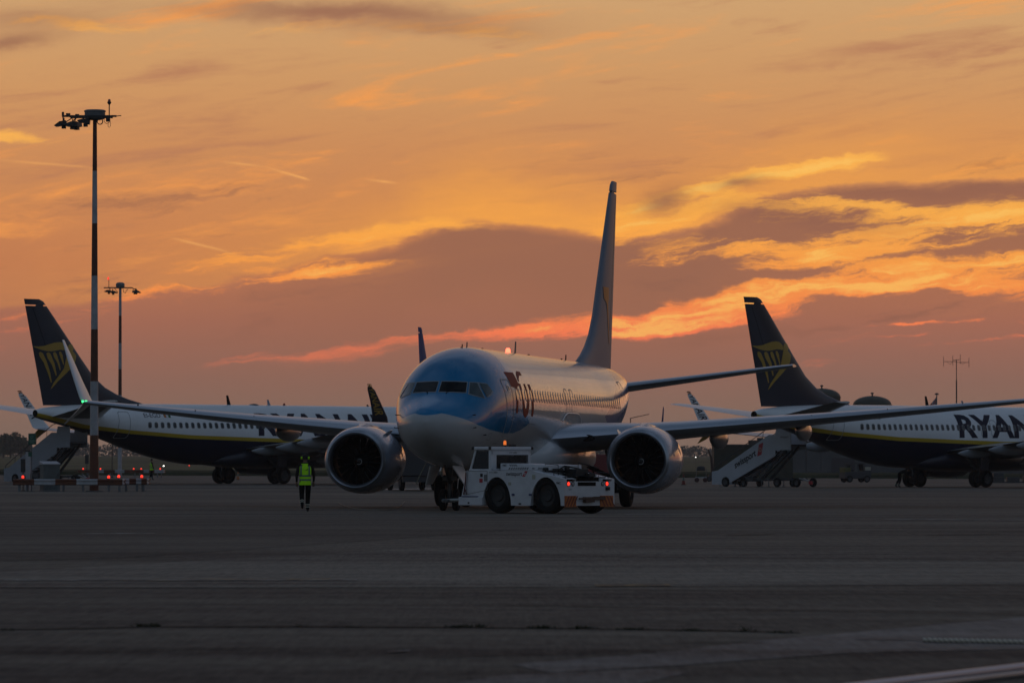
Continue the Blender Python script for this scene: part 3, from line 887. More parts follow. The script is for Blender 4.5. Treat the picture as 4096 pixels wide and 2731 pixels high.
def make_winglet(parent, side, kind, inner, outer, lower_in, lower_out, text=None):
    up, lo = winglet_rings(kind, side)
    n = len(AF) - 1
    mb = MB(); mb.rings(up, True, True, True, mi=lambda i, j: 0 if j < n else 1)
    wl = mb.build('winglet', [inner, outer], parent, smooth=40)
    mb = MB(); mb.rings(lo, True, True, True, mi=lambda i, j: 0 if j < n else 1)
    mb.build('lower_blade', [lower_in, lower_out], wl, smooth=40)
    if text:
        # lettering runs down the blade on both faces
        a = Vector(up[-3][0]) * 0 ; y0 = 16.9; s0 = wing_le(16.9); z0 = WZ(16.9)
        def P(u, v, face):          # u: 0 root .. 1 tip along the blade, v: 0 leading .. 1 trailing
            i = 2 + u * 2.6; k = int(min(i, 3.999)); t = i - k
            r0 = up[k]; r1 = up[min(k + 1, len(up) - 1)]
            x = v * n
            def pick(r):
                q = min(int(x), n - 1); f = x - q
                if face > 0: A = r[n - q]; B = r[n - q - 1]
                else: A = r[n + q] if q else r[n]; B = r[(n + q + 1) % len(r)]
                return A.lerp(B, f)
            return pick(r0).lerp(pick(r1), t)
        vs, fs, w, h = text_polys(text, 0.012)
        for face, mat in ((1, M_NAVYT), (-1, M_YELP)):
            mb = MB()
            for x, y in vs:
                u = 0.96 - 0.92 * x / w; 
                # viewed from the side on which each face shows, the word must read correctly
                flip = (face * side > 0)
                v = 0.30 + 0.42 * (1 - y / h)
                if flip: pass
                v = v if not flip else 1 - v
                p = P(u, v, face)
                nn = Vector((0, -side * math.sin(R(75)), math.cos(R(75)))) * face
                mb.v.append(tuple(p + nn * 0.014))
            mb.f = list(fs); mb.mi = [0] * len(fs)
            mb.build('lettering', mat, wl, fix=False)
    return wl

def make_fairings(parent, side, mat):
    for y, c in ((3.4, 1.0), (6.4, 1.25), (9.3, 1.2)):
        te = wing_te(y); z = WZ(y) - 0.10
        prof = [(0.0, -1.9), (0.13, -1.6), (0.22, -0.8), (0.23, 0.0), (0.16, 0.7), (0.05, 1.25), (0.0, 1.35)]
        mb = MB(); mb.lathe([(r * c * 0.9, h * c) for r, h in prof], (te - 0.3, side * y, z - 0.20 * c), 'X', 16, M=Matrix.Diagonal((1, 0.95, 1.45)).to_3x3())
        mb.build('flap_track_fairing', mat, parent, smooth=60)

def make_engine(parent, side, nac, big):
    """nacelle with inlet lip, fan blades, spinner and pylon"""
    s0, z0 = (12.25, 1.60) if big else (12.9, 1.52)
    y0 = side * 4.83; k = 1.0 if big else 0.90
    def prof(lst, flat=0.0):
        rings = []
        for r, h in lst:
            ring = []
            for q in range(56):
                a = 2 * PI * q / 56
                yy = r * k * math.cos(a); zz = r * k * math.sin(a)
                if zz < 0: zz *= (0.94 if big else 0.86)
                ring.append((s0 + h, y0 + yy, z0 + zz))
            rings.append(ring)
        return rings
    outer = [(1.045, 0.10), (1.10, 0.25), (1.15, 0.55), (1.185, 1.1), (1.19, 1.8), (1.16, 2.5), (1.09, 3.2), (1.00, 3.75), (0.985, 3.75), (0.9, 3.3)]
    mb = MB(); mb.rings(prof(outer))
    e = mb.build('engine', nac, parent, smooth=50)
    lip = [(0.862, 0.42), (0.852, 0.26), (0.87, 0.12), (0.91, 0.035), (0.955, 0.0), (1.0, 0.022), (1.047, 0.098)]
    mb = MB(); mb.rings(prof(lip)); mb.build('inlet_lip', M_LIP, e, smooth=60)
    mb = MB(); mb.rings(prof([(0.860, 0.40), (0.872, 0.8), (0.885, 1.25), (0.90, 2.0), (0.92, 2.8), (0.90, 3.31)])); mb.build('inlet_duct', M_INLET, e, smooth=50)
    core = [(0.27, 1.14), (0.30, 1.3), (0.44, 2.0), (0.54, 2.7), (0.60, 3.2), (0.60, 3.9), (0.50, 4.5), (0.42, 4.75), (0.40, 4.75), (0.3, 4.9), (0.08, 5.3), (0.0, 5.35)]
    mb = MB(); mb.rings(prof(core)); mb.build('core_exhaust', M_UNDER, e, smooth=50)
    # fan
    mb = MB(); nb = 18 if big else 24
    L = 5
    for q in range(L + 1):
        r = 0.26 + (0.86 - 0.26) * q / L; tw = R(25 + 38 * q / L); ch = 0.20 + 0.16 * math.sin(PI * (0.25 + 0.6 * q / L)); sw = 0.10 * (q / L) ** 2 * 1.4
        c, s = math.cos(tw), math.sin(tw)
        mb.v += [(-ch / 2 * c - 0.0 + sw, -ch / 2 * s, r * k), (0 + sw, 0.012, r * k), (ch / 2 * c + sw, ch / 2 * s, r * k), (0 + sw, -0.012, r * k),
                 (-ch / 2 * c + 0.03 * c + sw, -ch / 2 * s + 0.03 * s + 0.004, r * k)]
    for q in range(L):
        a, b = q * 5, q * 5 + 5
        mb.f += [(a, a + 4, b + 4, b), (a + 4, a + 1, b + 1, b + 4), (a + 1, a + 2, b + 2, b + 1), (a + 2, a + 3, b + 3, b + 2), (a + 3, a, b, b + 3)]
        mb.mi += [1, 0, 0, 0, 0]
    bm_ = mb.mesh('fan_blade', [M_FAN, M_FANLE], smooth=40)
    for q in range(nb):
        put('fan_blade', bm_, e, (s0 + 1.05, y0, z0), (2 * PI * q / nb + 0.1, 0, 0))
    sp = [(0.0, 0.62), (0.05, 0.625), (0.13, 0.70), (0.20, 0.84), (0.26, 1.0), (0.27, 1.15)]
    mb = MB(); mb.lathe([(r * k, h) for r, h in sp], (s0, y0, z0), 'X', 24)
    spn = mb.build('spinner', M_SPIN, e, smooth=60)
    mb = MB(); pts = []
    for i in range(15):
        a = -0.6 + i * 0.42; r = 0.03 + 0.10 * i / 14
        h = 0.62 + (r / 0.13) ** 1.6 * 0.08 - 0.012
        w = 0.020 * (0.5 + i / 20)
        pts.append(((s0 + h, y0 + (r - w / 2) * math.cos(a), z0 + (r - w / 2) * math.sin(a)), (s0 + h + 0.005, y0 + (r + w / 2) * math.cos(a), z0 + (r + w / 2) * math.sin(a))))
    for i in range(14): mb.poly([pts[i][0], pts[i][1], pts[i + 1][1], pts[i + 1][0]])
    mb.build('spiral_mark', M_GREYM, spn)
    # pylon
    zt = WZ(4.83)
    mb = MB(); secs = []
    for h, w0, w1, za, zb_ in ((0.55, 0.05, 0.02, z0 + 1.10 * k, z0 + 1.12 * k), (1.4, 0.2, 0.12, z0 + 1.1 * k, z0 + 1.28 * k), (2.6, 0.24, 0.16, z0 + 1.05 * k, zt + 0.20), (4.4, 0.24, 0.2, z0 + 0.5 * k, zt + 0.12), (6.2, 0.12, 0.12, zt - 0.35, zt - 0.1)):
        secs.append([(s0 + h, y0 - w0, za), (s0 + h, y0 + w0, za), (s0 + h, y0 + w1, zb_), (s0 + h, y0 - w1, zb_)])
    mb.rings(secs, True, True, True); mb.build('pylon', nac, e, smooth=50, bevel=0.02)
    # strake on the inboard shoulder
    mb = MB(); a = R(48); yy = y0 - side * 1.17 * k * math.cos(a); zz = z0 + 1.17 * k * math.sin(a)
    mb.prism([(0, 0), (0.9, 0.0), (0.85, 0.24), (0.45, 0.22)], 'Y', -0.012, 0.012)
    o = mb.build('strake', nac, e, (s0 + 0.9, yy, zz), (R(42) * side, 0, 0))
    return e

def make_wheel(parent, c, r, w, seg=28, rim=None):
    t = prof = [(r * 0.62, -w * 0.46), (r * 0.80, -w * 0.5), (r * 0.95, -w * 0.40), (r, -w * 0.2), (r, w * 0.2), (r * 0.95, w * 0.40), (r * 0.80, w * 0.5), (r * 0.62, w * 0.46)]
    mb = MB(); mb.lathe(t, (0, 0, 0), 'Y', seg); wh = mb.build('wheel', M_TYRE, parent, c, smooth=40)
    mb = MB(); mb.lathe([(0.0, -w * 0.30), (r * 0.3, -w * 0.34), (r * 0.35, -w * 0.24), (r * 0.6, -w * 0.28), (r * 0.63, -w * 0.46), (r * 0.63, w * 0.46), (r * 0.6, w * 0.28), (r * 0.35, w * 0.24), (r * 0.3, w * 0.34), (0, w * 0.3)], (0, 0, 0), 'Y', 20)
    mb.build('rim', rim or M_RIM, wh, smooth=40)
    return wh

def make_gear(parent, body):
    g = MB(); g.tube([(4.05, 0, 1.75), (4.0, 0, 0.34)], [0.09, 0.075], 10); g.tube([(4.0, -0.3, 0.345), (4.0, 0.3, 0.345)], 0.05, 8)
    g.tube([(3.0, 0, 1.55), (3.95, 0, 0.9)], 0.05, 8); g.tube([(4.0, -0.12, 0.95), (4.0, 0.12, 0.95)], 0.06, 8); g.bar((4.18, 0, 1.1), (4.22, 0, 0.55), 0.08, 0.04)
    g.box((3.93, -0.14, 1.02), (0.08, 0.16, 0.14)); g.box((3.93, 0.14, 1.02), (0.08, 0.16, 0.14))
    ng = g.build('nose_gear', M_STRUT, parent, smooth=40)
    for y in (-0.21, 0.21): make_wheel(ng, (4.0, y, 0.345), 0.345, 0.2)
    for sd in (-1, 1):
        d = MB(); d.prism([(2.55, 0), (4.35, 0), (4.25, -0.62), (3.2, -0.66)], 'Y', -0.015, 0.015)
        d.build('gear_door', M_WHITEP, ng, (0, sd * 0.36, 1.42), (R(24) * sd, 0, 0))
    for sd in (-1, 1):
        y = sd * 2.86; s = 19.8
        g = MB(); g.tube([(s - 0.1, y - sd * 0.1, 2.3), (s, y, 0.56)], [0.15, 0.11], 10); g.tube([(s, y - 0.42, 0.56), (s, y + 0.42, 0.56)], 0.08, 8)
        g.tube([(s, sd * 1.2, 1.75), (s, y, 1.0)], 0.07, 8); g.tube([(s + 1.1, y - sd * 0.5, 2.1), (s, y, 0.9)], 0.05, 8); g.bar((s + 0.16, y, 1.3), (s + 0.2, y, 0.7), 0.1, 0.05)
        mg = g.build('main_gear', M_STRUT, parent, smooth=40)
        for dy in (-0.43, 0.43): make_wheel(mg, (s, y + dy, 0.565), 0.565, 0.40)
        d = MB(); d.prism([(s - 0.35, 1.0), (s + 0.45, 1.0), (s + 0.4, 2.2), (s - 0.3, 2.2)], 'Y', -0.02, 0.02)
        d.build('gear_door', M_UNDER if body is None else body, mg, (0, sd * 3.22, 0.05))

FIN = [(29.2, 5.18, 8.3), (31.3, 5.86, 6.3), (32.35, 6.35, 5.4), (33.4, 7.15, 4.62), (35.4, 9.55, 3.05), (37.35, 12.0, 1.62), (37.75, 12.2, 1.15)]
def fin_te(z): return 37.42 + (z - 5.13) / 7.0 * 1.55
def make_fin(parent, mats, slot):
    secs = []
    for le, z in ((29.0, 5.1), (29.2, 5.3), (30.3, 5.56), (31.3, 5.88), (32.3, 6.34), (33.3, 7.1), (34.4, 8.4), (35.5, 9.75), (36.6, 11.1), (37.4, 12.05), (37.75, 12.2)):
        te = fin_te(z); ch = te - le
        th = 0.42 / ch if z > 6 else 0.30 / ch * max(0.2, 1)
        th = min(0.095, (0.46 - 0.027 * (z - 5)) / ch)
        secs.append(((le, 0, z), ch, (0, 1, 0), th))
    secs_b = [q for q in secs if q[0][2] < 11.5]
    def at_z(z):
        le = 36.6 + (37.4 - 36.6) * (z - 11.1) / 0.95 if z < 12.05 else 37.4 + (z - 12.05) / 0.15 * 0.35
        ch = fin_te(z) - le; return ((le, 0, z), ch, (0, 1, 0), min(0.095, (0.46 - 0.027 * (z - 5)) / ch))
    mi_ = lambda i, j: (1 if len(AF) - 4 <= j <= len(AF) + 1 and i > 4 else 0)
    mb = MB(); mb.rings(lift_rings(secs_b + [at_z(11.74)]), True, True, True, mi=mi_)
    f = mb.build('tail_fin', mats, parent, smooth=40)
    mb = MB(); mb.rings(lift_rings([at_z(11.82), at_z(12.05), at_z(12.2)]), True, True, True)
    mb.box((37.72, 0, 11.78), (0.55, 0.10, 0.12))
    mb.build('fin_cap', mats[0], f, smooth=40)
    # hinge line of the rudder
    for sd in (-1, 1):
        p = [(fin_te(z) - 0.31 * (fin_te(z) - le) , z) for le, z in ((33.0, 6.6), (37.1, 11.6))]
        mb = MB(); (sa, za), (sb_, zb_) = p
        N_ = 12; L = []
        for i in range(N_ + 1):
            ss, zz = sa + (sb_ - sa) * i / N_, za + (zb_ - za) * i / N_; y = sd * (fin_y(ss, zz) + 0.006)
            L.append(((ss - 0.02, y, zz), (ss + 0.02, y, zz)))
        for i in range(N_): mb.poly([L[i][0], L[i][1], L[i + 1][1], L[i + 1][0]])
        mb.build('rudder_seam', M_BLACK, f)
    k = FIN_K[slot]
    f.scale = (1, 1, k); f.location = (0, 0, 5.1 * (1 - k))
    return f
FIN_K = {True: 0.962, False: 1.045}
def fin_y(s, z):
    """half thickness of the fin at a point"""
    for i, (le, zz) in enumerate(((29.2, 5.3), (31.3, 5.88), (33.3, 7.1), (35.5, 9.75), (37.4, 12.05))):
        pass
    le = [(5.3, 29.2), (5.88, 31.3), (6.34, 32.3), (7.1, 33.3), (8.4, 34.4), (9.75, 35.5), (11.1, 36.6), (12.05, 37.4)]
    for a, b in zip(le, le[1:]):
        if z <= b[0] or b is le[-1]:
            l = a[1] + (b[1] - a[1]) * (z - a[0]) / (b[0] - a[0]); break
    ch = fin_te(z) - l; x = max(0.001, min(0.999, (s - l) / ch)); th = min(0.095, (0.46 - 0.027 * (z - 5)) / ch)
    return 5 * th * ch * (0.2969 * math.sqrt(x) - 0.126 * x - 0.3516 * x * x + 0.2843 * x ** 3 - 0.1015 * x ** 4)
def fin_decal(poly, side, off=0.012):
    bm = bmesh.new(); V = [bm.verts.new((p[0], p[1], 0)) for p in poly]; bm.faces.new(V); bmesh.ops.triangulate(bm, faces=bm.faces)
    for ax, step in ((0, 0.3), (1, 0.4)):
        a0 = min(p[ax] for p in poly); a1 = max(p[ax] for p in poly); a = a0 + step
        while a < a1:
            no = (1, 0, 0) if ax == 0 else (0, 1, 0)
            bmesh.ops.bisect_plane(bm, geom=bm.verts[:] + bm.edges[:] + bm.faces[:], plane_co=(a, a, 0), plane_no=no); a += step
    mb = MB()
    for i, v in enumerate(bm.verts): v.index = i; mb.v.append((v.co.x, side * (fin_y(v.co.x, v.co.y) + off), v.co.y))
    for f in bm.faces: mb.f.append(tuple(v.index for v in f.verts)); mb.mi.append(0)
    bm.free(); return mb

def make_stab(parent, side, mats):
    secs = []
    for y, le, te in ((0.45, 32.9, 37.1), (1.0, 33.3, 37.15), (3.0, 34.5, 37.5), (5.2, 35.75, 37.95), (6.8, 36.65, 38.25), (7.15, 37.0, 38.3)):
        z = 4.44 + 0.142 * (y - 1.1)
        secs.append(((le, side * y, z), te - le, (0, 0, 1), 0.095))
    mb = MB(); mb.rings(lift_rings(secs), True, True, True, mi=lift_index)
    return mb.build('tailplane', mats, parent, smooth=40)

def make_windows(parent, side, stations, z, mat, w=0.255, h=0.36):
    shared = None
    for s in stations:
        flat = 7.2 <= s - 0.3 and s + 0.3 <= 24.5
        if flat and shared: me = shared; 
        else:
            mb = MB()
            o = rr(s, z, w, h, 0.11, 4)
            rg = side_shape(rr(s, z, w * 0.80, h * 0.84, 0.09, 4), side, 0.014)
            mb.rings(rg, True, False, True, mi=0)
            mb.rings([[Vector(p) for p in side_shape(o, side, 0.005)[0]], [Vector(p) for p in rg[0]]], True, mi=1)
            mb.v = [(p[0] - s, p[1], p[2]) for p in mb.v]
            me = mb.mesh('window', [mat, M_WINF], smooth=40)
            if flat: shared = me
        put('window', me, parent, (s, 0, 0))

def make_door(parent, side, s, z, w, h, mat, outline=True, wide=0.035, r=0.16):
    mb = MB(); o = rr(s, z, w, h, r, 4)
    mb.rings(side_shape(o, side, 0.004), True, False, True, mi=0)
    d = mb.build('door', mat, parent, smooth=60)
    if outline:
        mb = MB(); mb.rings(side_ring(rr(s, z, w + wide, h + wide, r, 4), side, 0.009, wide), True); mb.build('door_outline', M_OUTL, d, smooth=60)
    return d

def antenna(parent, s, h, c, off=0.0, mat=None):
    mb = MB(); zt = sec(s)[0]
    mb.prism([(s, zt - 0.03), (s + c, zt - 0.03), (s + c * 1.25, zt + h), (s + c * 0.75, zt + h)], 'Y', off - 0.015, off + 0.015)
    mb.build('antenna', mat or M_BLACK, parent)

def base_airliner(name, label, pos, ang, kind, group=None, engines=True):
    """shared airframe; kind chooses the livery"""
    t = thing(name, label, 'airliner', pos, ang, group)
    if kind == 'blue_nose':
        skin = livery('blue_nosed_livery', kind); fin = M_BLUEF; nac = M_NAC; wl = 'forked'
    elif kind == 'navy_belly':
        skin = bpy.data.materials.get('navy_bellied_livery') or livery('navy_bellied_livery', kind); fin = M_NAVY; nac = M_NAVY; wl = 'split'
    else:
        skin = livery('plain_blue_livery', kind); fin = M_BLUED; nac = M_NAC; wl = 'split'
    me = bpy.data.meshes.get('fuselage_' + kind)
    if not me:
        me = fuselage_mesh(skin, M_BLACK); me.name = 'fuselage_' + kind
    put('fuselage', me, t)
    for side in (-1, 1):
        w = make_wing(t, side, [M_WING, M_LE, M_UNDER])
        make_fairings(w, side, M_WING)
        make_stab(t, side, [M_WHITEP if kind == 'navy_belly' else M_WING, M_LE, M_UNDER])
        if kind == 'navy_belly': make_winglet(t, side, wl, M_WHITEP, M_NAVY, M_WHITEP, M_YELP, 'RYANAIR')
        elif kind == 'blue_nose': make_winglet(t, side, wl, M_WHITEP, M_WHITEP, M_WHITEP, M_WHITEP)
        else: make_winglet(t, side, wl, M_BLUED, M_BLUED, M_BLUED, M_BLUED)
        make_engine(t, side, nac, kind == 'blue_nose')
    make_fin(t, [fin, fin], kind == 'navy_belly')
    # belly fairing
    mb = MB(); rings = []
    for s, hw, zb, zt in ((11.3, 0.5, 1.30, 1.9), (12.2, 1.3, 1.14, 2.1), (13.5, 1.85, 1.05, 2.5), (15.5, 2.06, 1.02, 2.55), (19.0, 2.08, 1.02, 2.5), (21.5, 1.95, 1.08, 2.4), (23.0, 1.45, 1.18, 2.1), (24.3, 0.5, 1.30, 1.8)):
        zc = (zb + zt) / 2
        rings.append([(s, hw * (abs(math.cos(a)) ** 0.75) * (1 if math.cos(a) > 0 else -1), zc + (zt - zc) * (abs(math.sin(a)) ** 0.75) * (1 if math.sin(a) > 0 else -1)) for a in [2 * PI * k / 32 for k in range(32)]])
    mb.rings(rings, True, True, True); mb.build('belly_fairing', M_NAVY if kind == 'navy_belly' else M_WHITEP, t, smooth=50)
    make_gear(t, M_WHITEP if kind != 'navy_belly' else M_NAVY)
    return t, skin
# ---------------------------------------------------------------- the four airliners
M_SEAM = prin('skin_seam_dark', (0.10, 0.11, 0.13), 0.5)
def Hs(x): return 39.28 - x / 160.7
def Hz(y): return 12.55 - y / 202.6
HARP = [
    [(165, 710), (230, 712), (300, 704), (360, 680), (430, 656), (500, 647), (545, 655), (585, 690), (606, 735), (590, 762), (555, 755), (500, 752), (450, 765), (390, 775), (330, 772), (270, 758), (220, 740), (180, 722)],
    [(603, 742), (606, 700), (625, 674), (650, 668), (672, 674), (686, 698), (690, 735), (670, 765), (692, 792), (716, 822), (712, 860), (696, 915), (650, 995), (560, 1092), (480, 1180), (412, 1268), (388, 1292), (424, 1202), (480, 1118), (550, 1008), (612, 928), (642, 880), (648, 830), (634, 790), (612, 768)],
    [(238, 800), (252, 786), (270, 790), (288, 806), (332, 905), (380, 1062), (402, 1190), (392, 1202), (358, 1090), (298, 930), (246, 845)],
    [(330, 805), (342, 792), (362, 790), (382, 812), (432, 942), (461, 1090), (452, 1112), (400, 960), (346, 868)],
    [(412, 798), (424, 786), (444, 786), (462, 822), (500, 958), (511, 1026), (500, 1032), (468, 930), (424, 850)],
    [(487, 782), (500, 774), (514, 778), (532, 822), (551, 940), (545, 962), (520, 890), (494, 820)]]

def harp_airliner(label, u, d, psi, reg):
    a = R(psi); tail = Vector((px(u, d), d)); nose = tail + 38.0 * Vector((math.cos(a), math.sin(a)))
    g = nose - 19.3 * Vector((math.cos(a), math.sin(a)))
    t, skin = base_airliner('airliner', label, (nose.x, nose.y, ground(g.x, g.y)), PI + a, 'navy_belly', 'navy and white airliners parked side on')
    make_windows(t, 1, [29.95 - 0.508 * i for i in range(46)], 3.86, M_WINR, 0.30, 0.40)
    make_door(t, 1, 31.9, 3.86, 0.86, 1.72, skin)
    for s in (18.3, 17.3): make_door(t, 1, s, 3.84, 0.56, 1.02, skin)
    make_door(t, 1, 4.9, 3.75, 0.86, 1.72, skin)
    side_text('RYANAIR', 1, 20.75, 3.27, 1.45, 12.2, 0.010, 0.035).build('lettering', M_NAVYT, t, fix=False)
    side_text(reg, 1, 30.3, 4.36, 0.28, 1.36, 0.010, 0.0).build('registration', M_NAVYT, t, fix=False)
    fl = MB(); 
    for i, m in enumerate((0, 1, 2)):
        b = side_poly([(28.66 - 0.19 * i, 4.36), (28.66 - 0.19 * i, 4.64), (28.47 - 0.19 * i, 4.64), (28.47 - 0.19 * i, 4.36)], 1, 0.010)
        k = len(fl.v); fl.v += b.v; fl.f += [tuple(q + k for q in f) for f in b.f]; fl.mi += [m] * len(b.f)
    fl.build('flag', [M_ORANGE, M_WHITEP, M_GREENF], t, fix=False)
    fin = [c for c in t.children if c.name.startswith('tail_fin')][0]
    for i, pl in enumerate(HARP):
        fin_decal([(Hs(x), Hz(y)) for x, y in pl], 1).build('harp_frame' if i < 2 else 'harp_string', M_YELP, fin, fix=False)
    antenna(t, 21.6, 0.62, 0.32); antenna(t, 18.1, 0.36, 0.26, mat=M_NAC); antenna(t, 9.2, 0.12, 0.2)
    mb = MB(); mb.lathe([(0.0, 0.16), (0.06, 0.14), (0.075, 0.05), (0.07, 0.0)], (16.9, 0, 5.27), 'Z', 10); mb.build('beacon', M_RED, t, smooth=50)
    mb = MB(); mb.lathe([(0.0, 0.1), (0.25, 0.07), (0.36, 0.0)], (19.6, 0, 5.27), 'Z', 16); mb.build('antenna_dome', M_STRUT, t, smooth=50)
    return t

main, skin = base_airliner('airliner', 'white airliner with a blue nose facing the camera in the middle of the apron', (-2.68, 147.6, 0), R(90) - 0.175, 'blue_nose')
def detail_main():
    t = main
    # cockpit glazing: outlines in (lateral, height), laid on the nose skin
    def pane(name, poly, mat, frame=True):
        for sd in (-1, 1):
            def lay(pl, off):
                out = []
                for y, z in pl:
                    s = nose_s(y, z); e = 0.02
                    n = Vector((-1.0, 0, 0)); sy = (nose_s(y + e, z) - nose_s(y - e, z)) / (2 * e); sz = (nose_s(y, z + e) - nose_s(y, z - e)) / (2 * e)
                    n = Vector((-1, sy, sz)).normalized()
                    p = Vector((s, y, z)) + n * off; out.append((p.x, sd * p.y, p.z))
                return out
            def grid(off, grow, mat, nm, parent):
                # bilinear patch over the four-sided outline (five-sided ones are split)
                c = Vector((sum(p[0] for p in poly) / len(poly), sum(p[1] for p in poly) / len(poly)))
                pl = []
                for p in poly:
                    q = Vector(p) - c; pl.append((max(0.03, c.x + q.x + math.copysign(grow, q.x)), c.y + q.y + math.copysign(grow, q.y)))
                # dense rim
                rim = []
                for i in range(len(pl)):
                    a = pl[i]; b = pl[(i + 1) % len(pl)]
                    for k in range(6): rim.append((a[0] + (b[0] - a[0]) * k / 6, a[1] + (b[1] - a[1]) * k / 6))
                cc = (sum(p[0] for p in pl) / len(pl), sum(p[1] for p in pl) / len(pl))
                rings = [lay([(cc[0] + (y - cc[0]) * k, cc[1] + (z - cc[1]) * k) for y, z in rim], off) for k in (1, 0.75, 0.5, 0.25, 0.02)]
                mb = MB(); mb.rings(rings, True, False, True)
                return mb.build(nm, mat, parent, smooth=60)
            w = grid(0.012, 0.0, mat, name, t)
            if frame: grid(0.006, 0.028, M_FRAME, 'pane_frame', w)
    pane('windscreen', [(0.055, 4.075), (0.45, 4.07), (0.80, 4.055), (0.845, 3.735), (0.45, 3.75), (0.055, 3.755)], M_GLASS)
    pane('side_window', [(0.885, 4.05), (1.075, 4.04), (1.345, 3.57), (0.945, 3.70)], M_GLASSG)
    pane('side_window', [(1.13, 4.04), (1.33, 4.01), (1.475, 3.80), (1.46, 3.70), (1.39, 3.60)], M_GLASSG)
    for sd in (-1, 1):
        mb = MB(); s = nose_s(0.1, 3.73)
        q = [(nose_s(y, z) - 0.03, sd * y, z) for y, z in ((0.30, 3.70), (0.32, 3.76), (0.75, 3.80))]
        mb.tube(q, 0.014, 6); mb.build('wiper', M_BLACK, t)
    # forward door, its round window, cabin windows
    d = make_door(t, -1, 4.95, 3.32, 0.88, 1.75, skin, True, 0.05)
    mb = MB(); mb.rings(side_shape(rr(5.0, 3.92, 0.20, 0.16, 0.07), -1, 0.016), True, False, True); mb.build('door_window', M_GLASS, d)
    mb = MB(); mb.rings(side_ring(rr(5.0, 3.92, 0.28, 0.24, 0.10), -1, 0.013, 0.045), True); mb.build('door_window_frame', M_WHITEP, d)
    make_windows(t, -1, [6.0 + 0.508 * i for i in range(44)], 3.72, M_WIN, 0.27, 0.40)
    for s in (15.8, 16.9): make_door(t, -1, s, 3.55, 0.56, 1.02, skin, True, 0.04)
    make_door(t, -1, 29.4, 3.7, 0.8, 1.7, skin, True, 0.04)
    # red lettering on the left side: T, U and the smile
    for nm, pl in (('lettering', [(5.45, 4.45), (6.75, 4.45), (6.75, 4.02), (6.35, 3.98), (6.15, 3.75), (6.05, 3.45), (6.0, 3.12), (5.72, 3.12), (5.80, 3.6), (5.92, 3.95), (5.45, 3.98)]),
                   ('lettering', [(6.75, 4.1), (7.05, 4.1), (7.05, 3.5), (7.2, 3.3), (7.5, 3.3), (7.65, 3.5), (7.65, 4.1), (8.0, 4.1), (8.0, 3.4), (7.75, 3.08), (7.35, 2.98), (6.95, 3.08), (6.75, 3.4)]),
                   ('lettering', [(8.45, 4.1), (8.85, 4.1), (8.85, 3.05), (8.45, 3.05)])):
        side_poly(pl, -1, 0.007).build(nm, M_RED, t, fix=False)
    side_poly([(6.9, 4.22), (7.2, 4.42), (7.7, 4.52), (8.3, 4.5), (8.2, 4.38), (7.7, 4.38), (7.3, 4.28), (7.0, 4.14)], -1, 0.007).build('lettering', M_RED, t, fix=False)
    fin = [c for c in t.children if c.name.startswith('tail_fin')][0]
    fin_decal([(34.55, 8.15), (35.75, 8.15), (35.75, 7.75), (35.55, 7.58), (35.6, 7.3), (36.1, 6.5), (36.4, 6.1), (36.15, 6.1), (35.75, 6.5), (35.25, 7.25), (35.1, 7.55), (34.55, 7.72)], -1).build('lettering', M_ORANGE, fin, fix=False)
    # skin seams: radome joint, hoop joints and lengthwise laps
    def seam(pts, w=0.012, off=0.005):
        L = []
        for i, (s_, a) in enumerate(pts):
            zt, zb, hw, zc = sec(s_); h = (zt - zc) if math.sin(a) > 0 else (zc - zb)
            L.append(Vector((s_, (hw + off) * math.cos(a), zc + (h + off) * math.sin(a))))
        mb = MB(); mb.tube(L, w, 4); return mb
    for s_, z_, w_, h_ in ((8.9, 2.35, 1.25, 0.90), (3.2, 2.35, 0.30, 0.22), (4.2, 2.0, 0.42, 0.30), (6.9, 1.95, 0.55, 0.40)):
        mb = MB(); mb.rings(side_ring(rr(s_, z_, w_, h_, 0.06), -1, 0.006, 0.014), True); mb.build('access_panel_seam', M_SEAM, t, smooth=60)
    # lights, antennas, probes
    mb = MB(); mb.lathe([(0.0, 0.17), (0.06, 0.15), (0.085, 0.08), (0.085, 0.0)], (14.6, 0, 5.28), 'Z', 12); mb.build('beacon', M_LTRED, t, smooth=60)
    antenna(t, 15.9, 0.42, 0.22, mat=M_STRUT); antenna(t, 5.5, 0.05, 0.6); antenna(t, 6.9, 0.17, 0.10, mat=M_STRUT); antenna(t, 6.1, 0.10, 0.05); antenna(t, 9.4, 0.04, 0.4); antenna(t, 18.3, 0.05, 0.5)
    antenna(t, 26.6, 0.22, 0.14); antenna(t, 25.4, 0.06, 0.4)
    for sd in (-1, 1):
        for s, z in ((1.75, 3.02), (1.7, 2.62), (2.6, 2.40)):
            mb = MB(); y = side_y(s, z); mb.tube([(s, sd * (y - 0.02), z), (s - 0.03, sd * (y + 0.09), z), (s - 0.22, sd * (y + 0.10), z + 0.01)], 0.015, 6); mb.build('pitot_probe', M_BLACK, t)
    for w in [c for c in t.children if c.name.startswith('wing') and not c.name.startswith('winglet')]:
        sd = -1 if min(v.co.y for v in w.data.vertices) < -5 else 1
        # landing lamp lens in the wing root
        mb = MB(); y = sd * 2.75; z = WZ(2.75); s = wing_le(2.75)
        pts = []
        for k in range(20):
            a = 2 * PI * k / 20; pts.append((s - 0.01 + 0.05 * (abs(math.sin(a))), y + 0.24 * math.cos(a), z - 0.05 + 0.11 * math.sin(a)))
        mb.poly(pts); b2 = [(p[0] + 0.3, p[1], p[2]) for p in pts]; mb.rings([pts, b2]); mb.build('landing_lamp', M_INLET, w)
